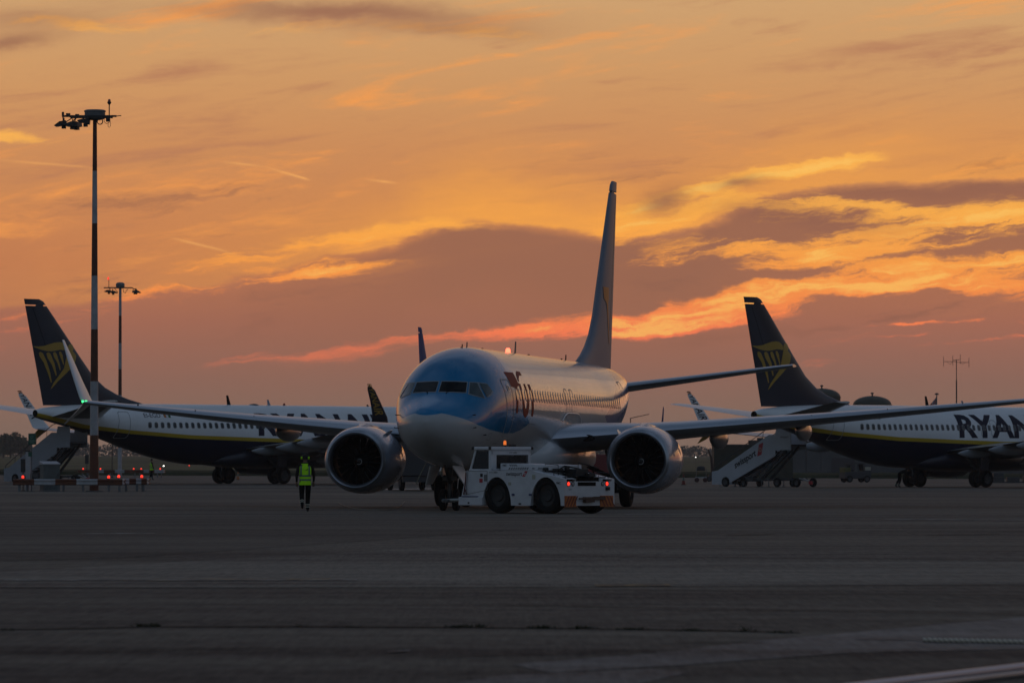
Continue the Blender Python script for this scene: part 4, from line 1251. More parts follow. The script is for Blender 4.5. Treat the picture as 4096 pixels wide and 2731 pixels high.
        # wing-root glove that swells into the leading edge
        # slat joints and small fittings along the leading edge
        for yy in (7.2, 9.9, 12.4, 14.9):
            le = wing_le(yy); mb = MB(); mb.box((le + 0.28, sd * yy, WZ(yy) + 0.115), (0.16, 0.02, 0.05)); mb.build('slat_fitting', M_BLACK, w)
        if sd == 1:
            mb = MB(); 
            for dy in (0, 0.12): mb.lathe([(0.0, -0.05), (0.04, -0.03), (0.045, 0.03), (0.0, 0.05)], (wing_le(TIP) + 0.02, TIP - 0.15 + dy, WZ(TIP) + 0.02), 'Y', 10)
            mb.build('position_lamp', M_LTGRN, w, smooth=50)
    # overwing guard rail seen as a bright arch by the root
    mb = MB(); pts = []
    for k in range(13):
        q = k / 12; ss = 14.6 + 4.0 * q; zz = 2.95 + 0.28 * min(1, min(q, 1 - q) * 5) ** 0.6
        pts.append((ss, -side_y(ss, zz) - 0.04, zz))
    mb.tube(pts, 0.022, 6); mb.build('wing_root_seal', M_WHITEP, t, smooth=40)
detail_main()

harp_airliner('airliner parked behind on the left, its harp tail beside the tall striped mast', 143, 306, 43.5, 'EI-EGD')
harp_airliner('airliner on the right cut off by the picture edge, harp tail above the stairs', 3018, 297, 43.5, 'EI-ENF')
# a fourth one far behind, of which the fin and a winglet tip show
_a = R(80)
_n = Vector((px(1681, 385), 385)) - 38 * Vector((-math.cos(_a), -math.sin(_a)))
base_airliner('airliner', 'distant airliner hidden behind the blue nosed one, only its dark blue fin showing', (_n.x, _n.y, ground(_n.x, _n.y)), PI + _a, 'plain')
# ---------------------------------------------------------------- pushback tractor
M_VWHITE = prin('vehicle_white_paint', (0.58, 0.58, 0.60), 0.45, coat=0.2, var=0.08, vscale=3)
M_CABG = prin('cab_glass', (0.012, 0.013, 0.013), 0.12)
M_BLACKP = prin('black_print', (0.012, 0.012, 0.013), 0.6)
M_STEEL = prin('dull_steel', (0.16, 0.16, 0.165), 0.5, 0.5, var=0.25, vscale=4)
M_REDP = prin('red_print', (0.42, 0.03, 0.04), 0.5)
M_LENS = prin('lamp_lens_clear', (0.35, 0.35, 0.36), 0.2)
M_ORB = prin('orange_board', (0.42, 0.11, 0.015), 0.5, var=0.2, vscale=6)
M_REDB = prin('dark_red_stripe', (0.16, 0.015, 0.008), 0.5)
M_BEIGE = prin('beige_print', (0.40, 0.38, 0.30), 0.6)

M_DRIM = prin('dark_rim', (0.018, 0.018, 0.018), 0.6)
def tractor():
    # local: +X forwards, +Y near side (left), origin on the ground at the centre
    t = thing('pushback_tractor', 'white pushback tractor with lit red tail lamps under the chin of the blue nosed airliner', 'tow tractor', (0.74, 142.75, 0), R(138))
    HL, HW = 2.1, 1.14
    A = lambda a: a - HL                     # a = metres forward of the rear face
    # body: side profile with wheel arches
    def arch(c, r, top):
        return [(A(c + r * math.cos(R(k))), 0.24 + (top - 0.24) * math.sin(R(k))) for k in range(0, 181, 12)]
    prof = [(A(0), 0.24), (A(0), 1.03), (A(1.28), 1.28), (A(3.90), 1.28), (A(4.12), 0.50), (A(4.12), 0.24)]
    low = arch(2.69, 0.58, 1.09) + arch(0.73, 0.60, 1.09)
    outline = prof[::-1][0:0]
    outline = [(A(4.12), 0.24), ] + low + [(A(0), 0.24), (A(0), 1.03), (A(1.28), 1.28), (A(3.90), 1.28), (A(4.12), 0.50)]
    b = MB()
    n = len(outline)
    for y0, y1 in ((HW - 0.12, HW), (-HW, -HW + 0.12)):
        bm = bmesh.new(); vv = [bm.verts.new((p[0], y0, p[1])) for p in outline]; f = bm.faces.new(vv)
        e = bmesh.ops.extrude_face_region(bm, geom=[f]); bmesh.ops.translate(bm, verts=[v for v in e['geom'] if isinstance(v, bmesh.types.BMVert)], vec=(0, y1 - y0, 0))
        bmesh.ops.triangulate(bm, faces=bm.faces)
        for i, v in enumerate(bm.verts): v.index = i
        k = len(b.v); b.v += [tuple(v.co) for v in bm.verts]; b.f += [tuple(v.index + k for v in f.verts) for f in bm.faces]; b.mi += [0] * len(bm.faces); bm.free()
    # deck, front, rear, with a lowered working well at the rear
    iw = HW - 0.12
    b.poly([(A(1.28), -iw, 1.279), (A(3.9), -iw, 1.279), (A(3.9), iw, 1.279), (A(1.28), iw, 1.279)])
    b.poly([(A(4.119), -iw, 0.25), (A(4.119), iw, 0.25), (A(4.119), iw, 0.5), (A(4.119), -iw, 0.5)])
    b.poly([(A(4.119), -iw, 0.5), (A(4.119), iw, 0.5), (A(3.9), iw, 1.279), (A(3.9), -iw, 1.279)])
    for y0, y1 in ((iw - 0.42, iw), (-iw, -iw + 0.42)):
        b.poly([(A(0.0), y0, 1.029), (A(1.28), y0, 1.279), (A(1.28), y1, 1.279), (A(0.0), y1, 1.029)])
    q = iw - 0.42
    b.poly([(A(0.002), -q, 0.96), (A(0.5), -q, 0.80), (A(0.5), q, 0.80), (A(0.002), q, 0.96)])
    b.poly([(A(0.5), -q, 0.80), (A(1.28), -q, 1.27), (A(1.28), q, 1.27), (A(0.5), q, 0.80)])
    for y in (-q, q): b.poly([(A(0.0), y, 0.96), (A(0.5), y, 0.80), (A(1.28), y, 1.279), (A(0.0), y, 1.029)])
    b.box((A(0.05), 0, 0.60), (0.10, 2 * iw, 0.72))
    b.box((A(2.0), 0, 0.42), (3.9, 1.3, 0.34))
    body = b.build('body', M_VWHITE, t)
    mb = MB(); mb.box((A(3.72), 0, 0.36), (0.96, 2 * HW + 0.10, 0.25)); mb.build('front_bumper', M_VWHITE, t, bevel=0.02)
    mb = MB(); mb.box((A(3.75), HW + 0.02, 0.50), (0.62, 0.07, 0.03)); mb.build('step_strip', prin('blue_strip', (0.02, 0.03, 0.12), 0.5), t)
    for a in (2.02, 1.33): mb = MB(); mb.box((A(a), HW + 0.012, 0.565), (0.10, 0.02, 0.055)); mb.build('side_marker', bpy.data.materials['blue_strip'], t)
    # wheel recesses and wheels
    for a in (2.69, 0.73):
        for sd in (1, -1):
            mb = MB(); mb.box((A(a), sd * (HW - 0.50), 0.68), (1.16, 0.55, 0.82)); mb.build('wheel_housing', M_BLACK, t)
            wh = make_wheel(t, (A(a), sd * (HW - 0.22), 0.545), 0.545, 0.42, 32, M_DRIM)
    # cab
    cab_y0, cab_y1 = HW - 0.10 - 1.78, HW - 0.10
    mb = MB()
    z0, z1 = 1.282, 1.90
    def post(p0, p1, w=0.075): mb.bar(p0, p1, w, w)
    F0, F1, B0 = A(3.90), A(3.66), A(3.0)
    for y in (cab_y0 + 0.04, cab_y1 - 0.04):
        post((F0 - 0.04, y, z0), (F1 - 0.02, y, z1)); post((B0 + 0.05, y, z0), (B0 + 0.05, y, z1), 0.10)
        mb.bar((F0 - 0.02, y, z0 + 0.02), (B0, y, z0 + 0.02), 0.075, 0.05)
    mb.bar((B0 + 0.04, cab_y0, z0 + 0.03), (B0 + 0.04, cab_y1, z0 + 0.03), 0.08, 0.06); mb.bar((B0 + 0.04, cab_y0, z1 - 0.07), (B0 + 0.04, cab_y1, z1 - 0.07), 0.08, 0.16)
    mb.bar((F0 - 0.03, cab_y0, z0 + 0.02), (F0 - 0.03, cab_y1, z0 + 0.02), 0.07, 0.05)
    mb.box((B0 + 0.05, cab_y1 - 0.13, (z0 + z1) / 2), (0.09, 0.24, z1 - z0)); mb.box((B0 + 0.05, cab_y0 + 0.05, (z0 + z1) / 2), (0.09, 0.10, z1 - z0))
    cab = mb.build('cab', M_VWHITE, t, bevel=0.012)
    mb = MB(); mb.box(((F1 + B0) / 2, (cab_y0 + cab_y1) / 2, 1.945), (F1 - B0 + 0.12, 1.86, 0.10)); mb.build('roof', M_VWHITE, cab, bevel=0.03)
    for x, y in ((F1 + 0.05, cab_y1), (B0 + 0.02, cab_y1), (B0 - 0.02, cab_y0)):
        mb = MB(); mb.box((x, y, 1.95), (0.10, 0.10, 0.09)); mb.build('work_lamp', M_BLACKP, cab, bevel=0.01)
    mb = MB(); mb.poly([(F0 - 0.10, cab_y1 - 0.03, z0 + 0.05), (B0 + 0.10, cab_y1 - 0.03, z0 + 0.05), (B0 + 0.10, cab_y1 - 0.03, z1 - 0.03), (F1 - 0.05, cab_y1 - 0.03, z1 - 0.03)]); mb.build('side_window', M_CABG, cab)
    mb = MB(); mb.poly([(F0 - 0.10, cab_y0 + 0.03, z0 + 0.05), (B0 + 0.10, cab_y0 + 0.03, z0 + 0.05), (B0 + 0.10, cab_y0 + 0.03, z1 - 0.03), (F1 - 0.05, cab_y0 + 0.03, z1 - 0.03)]); mb.build('side_window', M_CABG, cab)
    M_CLEAR = prin('clear_pane', (0.02, 0.02, 0.02), 0.1)
    pb = M_CLEAR.node_tree.nodes['Principled BSDF']; pb.inputs['Alpha'].default_value = 0.55
    mb = MB(); mb.poly([(B0 + 0.03, cab_y0 + 0.09, z0 + 0.05), (B0 + 0.03, cab_y1 - 0.24, z0 + 0.05), (B0 + 0.03, cab_y1 - 0.24, z1 - 0.14), (B0 + 0.03, cab_y0 + 0.09, z1 - 0.14)]); mb.build('rear_window', M_CLEAR, cab)
    mb = MB(); mb.poly([(F0 - 0.06, cab_y0 + 0.08, z0 + 0.04), (F0 - 0.06, cab_y1 - 0.08, z0 + 0.04), (F1 - 0.04, cab_y1 - 0.08, z1 - 0.03), (F1 - 0.04, cab_y0 + 0.08, z1 - 0.03)]); mb.build('windscreen', M_CLEAR, cab)
    mb = MB(); mb.box((A(3.25), cab_y1 - 0.55, 1.45), (0.14, 0.5, 0.5)); mb.box((A(3.4), cab_y1 - 0.55, 1.25), (0.45, 0.5, 0.12)); mb.build('seat', M_BLACKP, cab, bevel=0.03)
    mb = MB(); mb.box((A(3.25), cab_y0 + 0.5, 1.45), (0.14, 0.5, 0.5)); mb.build('seat', M_BLACKP, cab, bevel=0.03)
    mb = MB(); mb.lathe([(0.16, -0.012), (0.18, 0), (0.16, 0.012)], (A(3.66), cab_y1 - 0.5, 1.44), 'X', 18); mb.build('steering_wheel', M_BLACKP, cab)
    # door outline, handrail, beacon
    mb = MB()
    o = [(A(3.93), 0.56), (A(3.07), 0.70), (A(3.07), 1.265), (A(3.86), 1.265)]
    for i in range(4): mb.bar((o[i][0], HW + 0.002, o[i][1]), (o[(i + 1) % 4][0], HW + 0.002, o[(i + 1) % 4][1]), 0.006, 0.014)
    mb.build('door_seam', M_STEEL, t)
    mb = MB(); mb.tube([(A(3.98), HW + 0.05, 0.55), (A(3.90), HW + 0.06, 0.95), (A(3.88), HW + 0.06, 1.22)], 0.022, 6); mb.tube([(A(3.86), HW + 0.05, 0.56), (A(3.92), HW + 0.06, 0.72)], 0.018, 6); mb.build('grab_rail', prin('dark_red_rail', (0.09, 0.02, 0.02), 0.5), t)
    mb = MB(); mb.lathe([(0.05, 0), (0.05, 0.05), (0.035, 0.06)], (B0 + 0.25, 0.15, 1.995), 'Z', 12, cap1=True); bs = mb.build('beacon_base', M_BLACKP, cab)
    mb = MB(); mb.lathe([(0.045, 0.0), (0.045, 0.10), (0.02, 0.13), (0.0, 0.13)], (B0 + 0.25, 0.15, 2.055), 'Z', 12); mb.build('beacon', M_LTAMB, cab, smooth=50)
    mb = MB(); mb.tube([(B0 + 0.25, 0.02, 1.99), (B0 + 0.25, 0.02, 2.22)], 0.008, 5); mb.box((B0 + 0.2, -0.13, 2.03), (0.10, 0.22, 0.07)); mb.build('aerial', M_BLACKP, cab)
    # engine cover with its striped sides
    CW = 0.74; a0, a1 = 0.95, 2.90
    mb = MB(); rg = []
    for a, z in ((a0, 1.445), (a1, 1.50)):
        rg.append([(A(a), -CW, 1.285), (A(a), CW, 1.285), (A(a), CW, z), (A(a), -CW, z)])
    mb.rings(rg, True, True, True); cov = mb.build('engine_cover', M_VWHITE, t, bevel=0.015)
    mb = MB()
    def stripes(aa0, aa1, zz0, zz1, n, lean):
        w = (aa1 - aa0) / n
        for i in range(n):
            a = aa0 + w * i; y = CW + 0.004
            mb.poly([(A(a), y, zz0), (A(a + w * 0.5), y, zz0), (A(a + w * 0.5 - lean), y, zz1), (A(a - lean), y, zz1)])
    stripes(1.80, 2.62, 1.31, 1.375, 9, 0.05); stripes(1.02, 1.42, 1.31, 1.375, 9, 0.04)
    stripes(2.20, 2.52, 1.41, 1.465, 4, -0.07)
    mb.build('hazard_stripes', M_BLACKP, cov, fix=False)
    ft = lambda s, a, z, h, y, w=None, b=0.0, mat=M_BLACKP, par=t: flat_text(s, (A(a), y, z), (-1, 0, 0), (0, 0, 1), h, w, b).build('lettering', mat, par, fix=False)
    ft('FMC', 2.80, 1.405, 0.06, CW + 0.005, None, 0.02, M_BLACKP, cov); ft('FMC', 1.62, 1.32, 0.045, CW + 0.005, None, 0.02, M_BLACKP, cov)
    ft('ATC 2004', 2.99, 1.20, 0.055, HW + 0.004); ft('swissport', 2.30, 1.13, 0.115, HW + 0.004, 0.64, 0.015); ft('FMC', 0.30, 0.88, 0.065, HW + 0.004, None, 0.02)
    flat_text('ATC 2004', (B0 - 0.005, cab_y1 - 0.80, z1 - 0.11), (0, -1, 0), (0, 0, 1), 0.055).build('lettering', M_BLACKP, cab, fix=False)
    mb = MB(); y = HW + 0.004
    mb.poly([(A(1.66), y, 1.10), (A(1.55), y, 1.10), (A(1.44), y, 1.265), (A(1.55), y, 1.265)]); mb.build('logo', M_REDP, t, fix=False)
    mb = MB(); mb.rings([[(A(1.55) + r * math.cos(k) * 0.8, y + 0.002, 1.182 + r * math.sin(k)) for k in [PI * j / 7 for j in range(14)]] for r in (0.042, 0.026)], True); mb.build('logo_ring', M_WHITEP, t, fix=False)
    for a, z, w, h, m in ((3.32, 0.98, 0.13, 0.12, M_REDP), (3.30, 1.14, 0.10, 0.10, M_BLACKP), (3.13, 1.06, 0.14, 0.20, M_STEEL), (1.20, 1.09, 0.13, 0.13, M_BEIGE), (2.16, 0.89, 0.11, 0.09, M_BEIGE), (1.75, 0.29, 0.10, 0.05, M_BLACKP), (3.78, 0.31, 0.07, 0.05, M_BLACKP)):
        mb = MB(); mb.box((A(a), HW + 0.003 + (0.05 if z == 0.31 else 0), z), (w, 0.006, h)); mb.build('notice_plate', m, t)
    # tail
    rx = A(0) - 0.004
    def rearbox(name, y, z, w, h, mat, th=0.02):
        mb = MB(); mb.box((A(0) - th / 2, y, z), (th, w, h)); return mb.build(name, mat, t)
    L = lambda l: HW - l                        # lateral distance from the near rear corner
    for l in (0.19, 1.93):
        mb = MB(); mb.lathe([(0.0, -0.03), (0.05, -0.025), (0.062, -0.004), (0.062, 0.0)], (A(0), L(l), 0.89), 'X', 16); mb.build('tail_lamp', M_LTRED2, t, smooth=50)
        mb = MB(); mb.lathe([(0.062, -0.015), (0.078, -0.012), (0.078, 0.0)], (A(0), L(l), 0.89), 'X', 16); mb.build('lamp_ring', M_BLACKP, t, smooth=50)
    for l in (0.39, 1.74):
        mb = MB(); mb.lathe([(0.0, -0.02), (0.05, -0.018), (0.055, -0.004)], (A(0), L(l), 0.89), 'X', 16); mb.build('reversing_lamp', M_LENS, t, smooth=50)
        mb = MB(); mb.lathe([(0.055, -0.015), (0.072, -0.012), (0.072, 0.0)], (A(0), L(l), 0.89), 'X', 16); mb.build('lamp_ring', M_BLACKP, t, smooth=50)
    for l0, l1 in ((0.02, 0.52), (1.62, 2.20)):
        bd = rearbox('striped_board', L((l0 + l1) / 2), 0.37, l1 - l0, 0.33, M_ORB, 0.025)
        mb = MB(); w = l1 - l0
        sgn = 1 if l0 < 1 else -1
        for k in range(4):
            c = L(l0 + w * (0.12 + 0.25 * k)); dd = 0.09 * sgn
            x = A(0) - 0.028
            a_, b_ = c, c - 0.055
            mb.poly([(x, a_ + dd, 0.215), (x, b_ + dd, 0.215), (x, b_ - dd, 0.525), (x, a_ - dd, 0.525)])
        mb.build('board_stripes', M_REDB, bd, fix=False)
    rearbox('tail_slot', L(1.02), 0.885, 0.80, 0.11, M_BLACK, 0.012)
    mb = MB(); mb.box((A(-0.05), L(1.05), 0.42), (0.14, 0.42, 0.16)); mb.box((A(-0.10), L(0.85), 0.45), (0.06, 0.55, 0.05)); mb.box((A(-0.08), L(1.5), 0.46), (0.08, 0.5, 0.10)); mb.build('tow_hitch', prin('rusty_hitch', (0.09, 0.045, 0.03), 0.7), t, bevel=0.01)
    mb = MB(); mb.box((A(-0.04), L(1.93), 0.745), (0.08, 0.12, 0.10)); mb.lathe([(0.03, -0.09), (0.045, -0.06), (0.045, 0)], (A(-0.02), L(1.93), 0.745), 'X', 10, cap0=True); mb.build('socket', M_BLACKP, t)
    flat_text('2004', (A(0) - 0.006, L(0.20), 0.70), (0, -1, 0), (0, 0, 1), 0.05).build('lettering', prin('faint_print', (0.25, 0.25, 0.27), 0.6), t, fix=False)
    # rails and gear on the rear deck
    mb = MB()
    for y in (iw - 0.05, -iw + 0.05):
        mb.tube([(A(0.10), y, 1.03), (A(0.10), y, 1.20), (A(0.55), y, 1.24), (A(0.55), y, 1.12)], 0.014, 6)
    mb.tube([(A(0.6), iw - 0.3, 1.10), (A(0.6), iw - 0.3, 1.45), (A(1.1), iw - 0.3, 1.48), (A(1.1), iw - 0.3, 1.25)], 0.014, 6)
    mb.tube([(A(0.35), -iw + 0.2, 1.05), (A(0.35), -iw + 0.2, 1.36), (A(0.9), -iw + 0.5, 1.52), (A(0.9), -iw + 0.5, 1.2)], 0.014, 6)
    mb.build('deck_rail', M_BLACKP, t, smooth=40)
    mb = MB(); mb.box((A(0.75), -0.25, 1.22), (0.5, 0.55, 0.22)); mb.box((A(0.8), 0.1, 1.36), (0.12, 0.12, 0.12)); mb.box((A(0.55), -0.55, 1.12), (0.4, 0.3, 0.16)); mb.tube([(A(0.9), 0.4, 1.28), (A(0.8), 0.2, 1.42), (A(0.7), -0.3, 1.34), (A(0.6), -0.8, 1.2)], 0.025, 6); mb.build('winch', M_BLACKP, t, bevel=0.015)
    mb = MB(); mb.lathe([(0.09, 0), (0.10, 0.05), (0.06, 0.09)], (A(1.05), 0.78, 1.285), 'Z', 14, cap1=True); mb.box((A(0.85), CW * 0.6, 1.31), (0.16, 0.3, 0.06)); mb.build('filler_cap', M_BLACKP, t)
    mb = MB(); mb.box((A(2.1), 0, 0.55), (1.0, 1.2, 0.3)); mb.build('underframe', M_BLACK, t)
    return t
tractor()
# short towbar between tractor and nose wheel
tb = thing('towbar', 'short pale steel towbar between the nose wheel and the tractor bumper', 'towbar', (-1.40, 145.6, 0), R(140))
mb = MB(); mb.tube([(-0.85, 0, 0.42), (0.75, 0, 0.36)], 0.055, 10); mb.build('bar', prin('pale_steel_bar', (0.36, 0.36, 0.34), 0.4, 0.4), tb, smooth=40)
mb = MB(); mb.box((0.72, 0, 0.35), (0.18, 0.42, 0.10)); mb.tube([(0.75, -0.25, 0.36), (0.75, 0.25, 0.36)], 0.05, 8); mb.build('head', M_STEEL, tb, bevel=0.01)
mb = MB(); mb.lathe([(0.05, -0.03), (0.10, -0.02), (0.10, 0.02), (0.05, 0.03)], (-0.85, 0, 0.42), 'Z', 14); mb.build('eye', M_STEEL, tb, smooth=40)

# ---------------------------------------------------------------- people
M_VEST = prin('yellow_green_vest', (0.46, 0.95, 0.02), 0.75, spec=0.2)
M_BANDS = prin('grey_reflective_band', (0.10, 0.16, 0.14), 0.4)
M_TROU = prin('black_trousers', (0.006, 0.006, 0.007), 0.95, spec=0.1)
M_SHIRT = prin('dark_sleeves', (0.020, 0.016, 0.015), 0.9, spec=0.1)
M_SKIN = prin('skin', (0.20, 0.11, 0.075), 0.6)
M_HAIR = prin('dark_hair', (0.010, 0.008, 0.007), 0.8)
M_SHOE = prin('black_boots', (0.012, 0.012, 0.013), 0.6)

def skin_body(joints, edges, root, mats, matfn):
    """continuous body grown over a jointed skeleton"""
    names = list(joints); idx = {k: i for i, k in enumerate(names)}
    me = bpy.data.meshes.new('skel')
    me.from_pydata([joints[k][0] for k in names], [(idx[a], idx[b]) for a, b in edges], [])
    ob = bpy.data.objects.new('skel', me); COL.objects.link(ob)
    md = ob.modifiers.new('skin', 'SKIN'); md.use_smooth_shade = True
    for k in names:
        r = joints[k][1]; sv = me.skin_vertices[0].data[idx[k]]
        sv.radius = r if isinstance(r, tuple) else (r, r)
        sv.use_root = (k == root)
    sd = ob.modifiers.new('sub', 'SUBSURF'); sd.levels = 2; sd.render_levels = 2
    dg = bpy.context.evaluated_depsgraph_get(); dg.update()
    out = bpy.data.meshes.new_from_object(ob.evaluated_get(dg))
    bpy.data.objects.remove(ob); bpy.data.meshes.remove(me)
    out.materials.clear()
    for m in mats: out.materials.append(m)
    for p in out.polygons: p.material_index = matfn(p.center); p.use_smooth = True
    return out

def person(name, label, pos, rz, pose, vest=True, ears=False, group='ground crew'):
    t = thing(name, label, 'person', pos, rz, group)
    J = {}; E = []
    def add(k, p, r, parent=None):
        J[k] = (p, r)
        if parent: E.append((parent, k))
    P = pose
    add('pelvis', P['pelvis'], (0.155, 0.115))
    add('waist', P['waist'], (0.145, 0.105), 'pelvis'); add('chest', P['chest'], (0.165, 0.115), 'waist'); add('collar', P['collar'], (0.10, 0.085), 'chest')
    add('neck', P['neck'], 0.055, 'collar'); add('jaw', P['jaw'], (0.068, 0.075), 'neck'); add('head', P['head'], (0.080, 0.098), 'jaw'); add('crown', P['crown'], (0.062, 0.078), 'head')
    for s, q in (('l', 1), ('r', -1)):
        add('sh' + s, P['sh' + s], 0.072, 'collar'); add('el' + s, P['el' + s], 0.054, 'sh' + s); add('fo' + s, P['fo' + s], 0.046, 'el' + s); add('wr' + s, P['wr' + s], 0.028, 'fo' + s)
        add('pa' + s, P['pa' + s], (0.040, 0.020), 'wr' + s)
        w = Vector(P['pa' + s]); d = (w - Vector(P['wr' + s])).normalized()
        for i, (off, ln) in enumerate(((-0.028, 0.060), (-0.010, 0.072), (0.010, 0.068), (0.027, 0.052))):
            b = w + d * 0.035 + Vector((0, off, 0)); f1 = b + d * ln * 0.55 + Vector((0.0, 0, 0)); f2 = f1 + (d + Vector((0.35 , -q * 0.3, 0))).normalized() * ln * 0.5
            add('fb%s%d' % (s, i), tuple(b), 0.0095, 'pa' + s); add('fm%s%d' % (s, i), tuple(f1), 0.009, 'fb%s%d' % (s, i)); add('ft%s%d' % (s, i), tuple(f2), 0.0075, 'fm%s%d' % (s, i))
        tb_ = Vector(P['wr' + s]) + d * 0.03 + Vector((0.0, 0.034, 0)); add('tb' + s, tuple(tb_), 0.012, 'wr' + s); add('tt' + s, tuple(tb_ + d * 0.05 + Vector((0.0, 0.018, 0))), 0.009, 'tb' + s)
        add('hip' + s, P['hip' + s], 0.108, 'pelvis'); add('kn' + s, P['kn' + s], 0.080, 'hip' + s); add('ca' + s, P['ca' + s], 0.076, 'kn' + s); add('an' + s, P['an' + s], 0.052, 'ca' + s); add('toe' + s, P['toe' + s], (0.042, 0.030), 'an' + s)
    hz = P['waist'][2] - 0.02; cz = P['collar'][2] + 0.06
    wrz = {s: Vector(P['wr' + s]) for s in 'lr'}
    def matfn(c):
        for s in 'lr':
            if (c - Vector(P['pa' + s])).length < 0.17 and abs(c.y) > 0.205 and (c - Vector(P['fo' + s])).length > 0.12: return 2
        if (c - Vector(P['head'])).length < 0.17 or c.z > cz + 0.02 and P['crown'][2] > cz + 0.15: return 2
        if c.z < 0.10 + P.get('lift', 0): return 3
        if c.z < hz: return 0
        return 1
    put('body', skin_body(J, E, 'pelvis', [M_TROU, M_SHIRT, M_SKIN, M_SHOE], matfn), t)
    # head: face and hair (x forwards in the local frame)
    h = Vector(P['head']); up = (Vector(P['crown']) - Vector(P['jaw'])).normalized(); fw = Vector(P.get('face', (1, 0, 0))).normalized(); sd = up.cross(fw).normalized()
    def hp(a, b, c): return h + fw * a + sd * b + up * c
    mb = MB()
    for b in (-0.032, 0.032): mb.lathe([(0.0, 0.012), (0.009, 0.008), (0.012, 0)], tuple(hp(0.092, b, 0.0)), 'X', 8)
    mb.build('eyes', M_HAIR, t)
    mb = MB(); mb.poly([hp(0.095, -0.012, 0.0), hp(0.125, 0, -0.04), hp(0.098, 0, 0.012)]); mb.poly([hp(0.095, 0.012, 0.0), hp(0.098, 0, 0.012), hp(0.125, 0, -0.04)]); mb.poly([hp(0.095, -0.02, -0.045), hp(0.095, 0.02, -0.045), hp(0.125, 0, -0.04)]); mb.build('nose', M_SKIN, t)
    mb = MB(); rings = []
    for i in range(7):
        e = R(-5 + 95 * i / 6); rings.append([tuple(h + up * (0.012 + 0.120 * math.sin(e)) + (fw * math.cos(a) * 0.108 - fw * 0.016 + sd * math.sin(a) * 0.090) * max(0.02, math.cos(e)) - up * (0.055 * (1 - math.cos(a)) / 2 * (1 - i / 6))) for a in [2 * PI * k / 18 for k in range(18)]])
    mb.rings(rings, True, False, True); mb.build('hair', M_HAIR, t, smooth=60)
    for b in (-1, 1):
        mb = MB(); mb.lathe([(0.0, 0.02), (0.02, 0.018), (0.028, 0.006), (0.02, 0)], tuple(hp(-0.005, b * 0.080, -0.015)), 'Y', 8); mb.build('ear', M_SKIN, t, smooth=50)
    if ears:
        mb = MB()
        for b in (-1, 1): mb.lathe([(0.0, -0.03), (0.036, -0.028), (0.046, -0.01), (0.046, 0.012), (0.036, 0.028), (0, 0.03)], tuple(hp(-0.005, b * 0.108, -0.012)), 'Y', 14)
        e_ = mb.build('ear_defenders', M_VEST, t, smooth=50)
        mb = MB(); mb.tube([tuple(hp(-0.01, 0.118 * math.cos(a), 0.0 + 0.152 * math.sin(a))) for a in [PI * k / 12 for k in range(13)]], 0.011, 6); mb.build('headband', M_STRUT, e_, smooth=50)
    if vest:
        W_ = Vector(P['waist']); C_ = Vector(P['chest']); K_ = Vector(P['collar']); Pv = Vector(P['pelvis'])
        axis = (K_ - Pv).normalized(); side = Vector((0, 1, 0)); back = side.cross(axis).normalized()
        lev = [(-0.12, 0.190, 0.150), (-0.02, 0.182, 0.150), (0.12, 0.178, 0.145), (0.24, 0.188, 0.148), (0.36, 0.200, 0.145), (0.44, 0.200, 0.128), (0.50, 0.175, 0.105), (0.545, 0.105, 0.085)]
        n = 24
        def ring(k, ww, dd, g=0.0):
            c = Pv + axis * k
            return [tuple(c + side * ((ww + g) * math.cos(a) * (0.9 + 0.1 * abs(math.cos(a)))) + back * ((dd + g) * math.sin(a))) for a in [2 * PI * j / n for j in range(n)]]
        mb = MB(); mb.rings([ring(*l) for l in lev], True); v = mb.build('vest', M_VEST, t, smooth=60)
        def interp(k):
            for a, b in zip(lev, lev[1:]):
                if k <= b[0]:
                    q = (k - a[0]) / (b[0] - a[0]); return (k, a[1] + (b[1] - a[1]) * q, a[2] + (b[2] - a[2]) * q)
            return lev[-1]
        for k in (0.04, 0.165):
            mb = MB(); mb.rings([ring(*interp(k - 0.027), 0.006), ring(*interp(k + 0.027), 0.006)], True); mb.build('reflective_band', M_BANDS, v, smooth=60)
        for sgn in (-1, 1):
            for fb in (-1, 1):
                L = []
                for i in range(9):
                    k = 0.19 + 0.33 * i / 8; q = interp(k)
                    ys = [0.105 + 0.035 * (1 - i / 8) * 0, 0.152]
                    row = []
                    for yy in ys:
                        yy = min(yy, q[1] * 0.96); a = math.acos(min(1, yy / q[1])); c = Pv + axis * k
                        row.append(tuple(c + side * (sgn * yy) + back * (fb * (q[2] + 0.010) * math.sin(a))))
                    L.append(row)
                mb = MB()
                for i in range(8): mb.poly([L[i][0], L[i][1], L[i + 1][1], L[i + 1][0]])
                mb.build('reflective_strap', M_BANDS, v)
        q = interp(0.36); c = Pv + axis * 0.36
        if pose.get('mark'):
            mb = MB(); yy = q[2] + 0.012
            pts = [(-0.085, 0.005), (-0.02, -0.008), (0.04, -0.008), (0.075, 0.02), (0.095, 0.02), (0.065, -0.02), (0.04, -0.022), (0.02, -0.018), (-0.06, -0.005)]
            mb.poly([tuple(c + side * (-u) - back * yy * -1 * 1.0 + axis * w) for u, w in pts]) if False else mb.poly([tuple(c + side * (-u) + back * (-yy) * (1 if back.x > 0 else -1) + axis * w) for u, w in pts])
            mb.build('vest_print', M_BLACKP, v, fix=False)
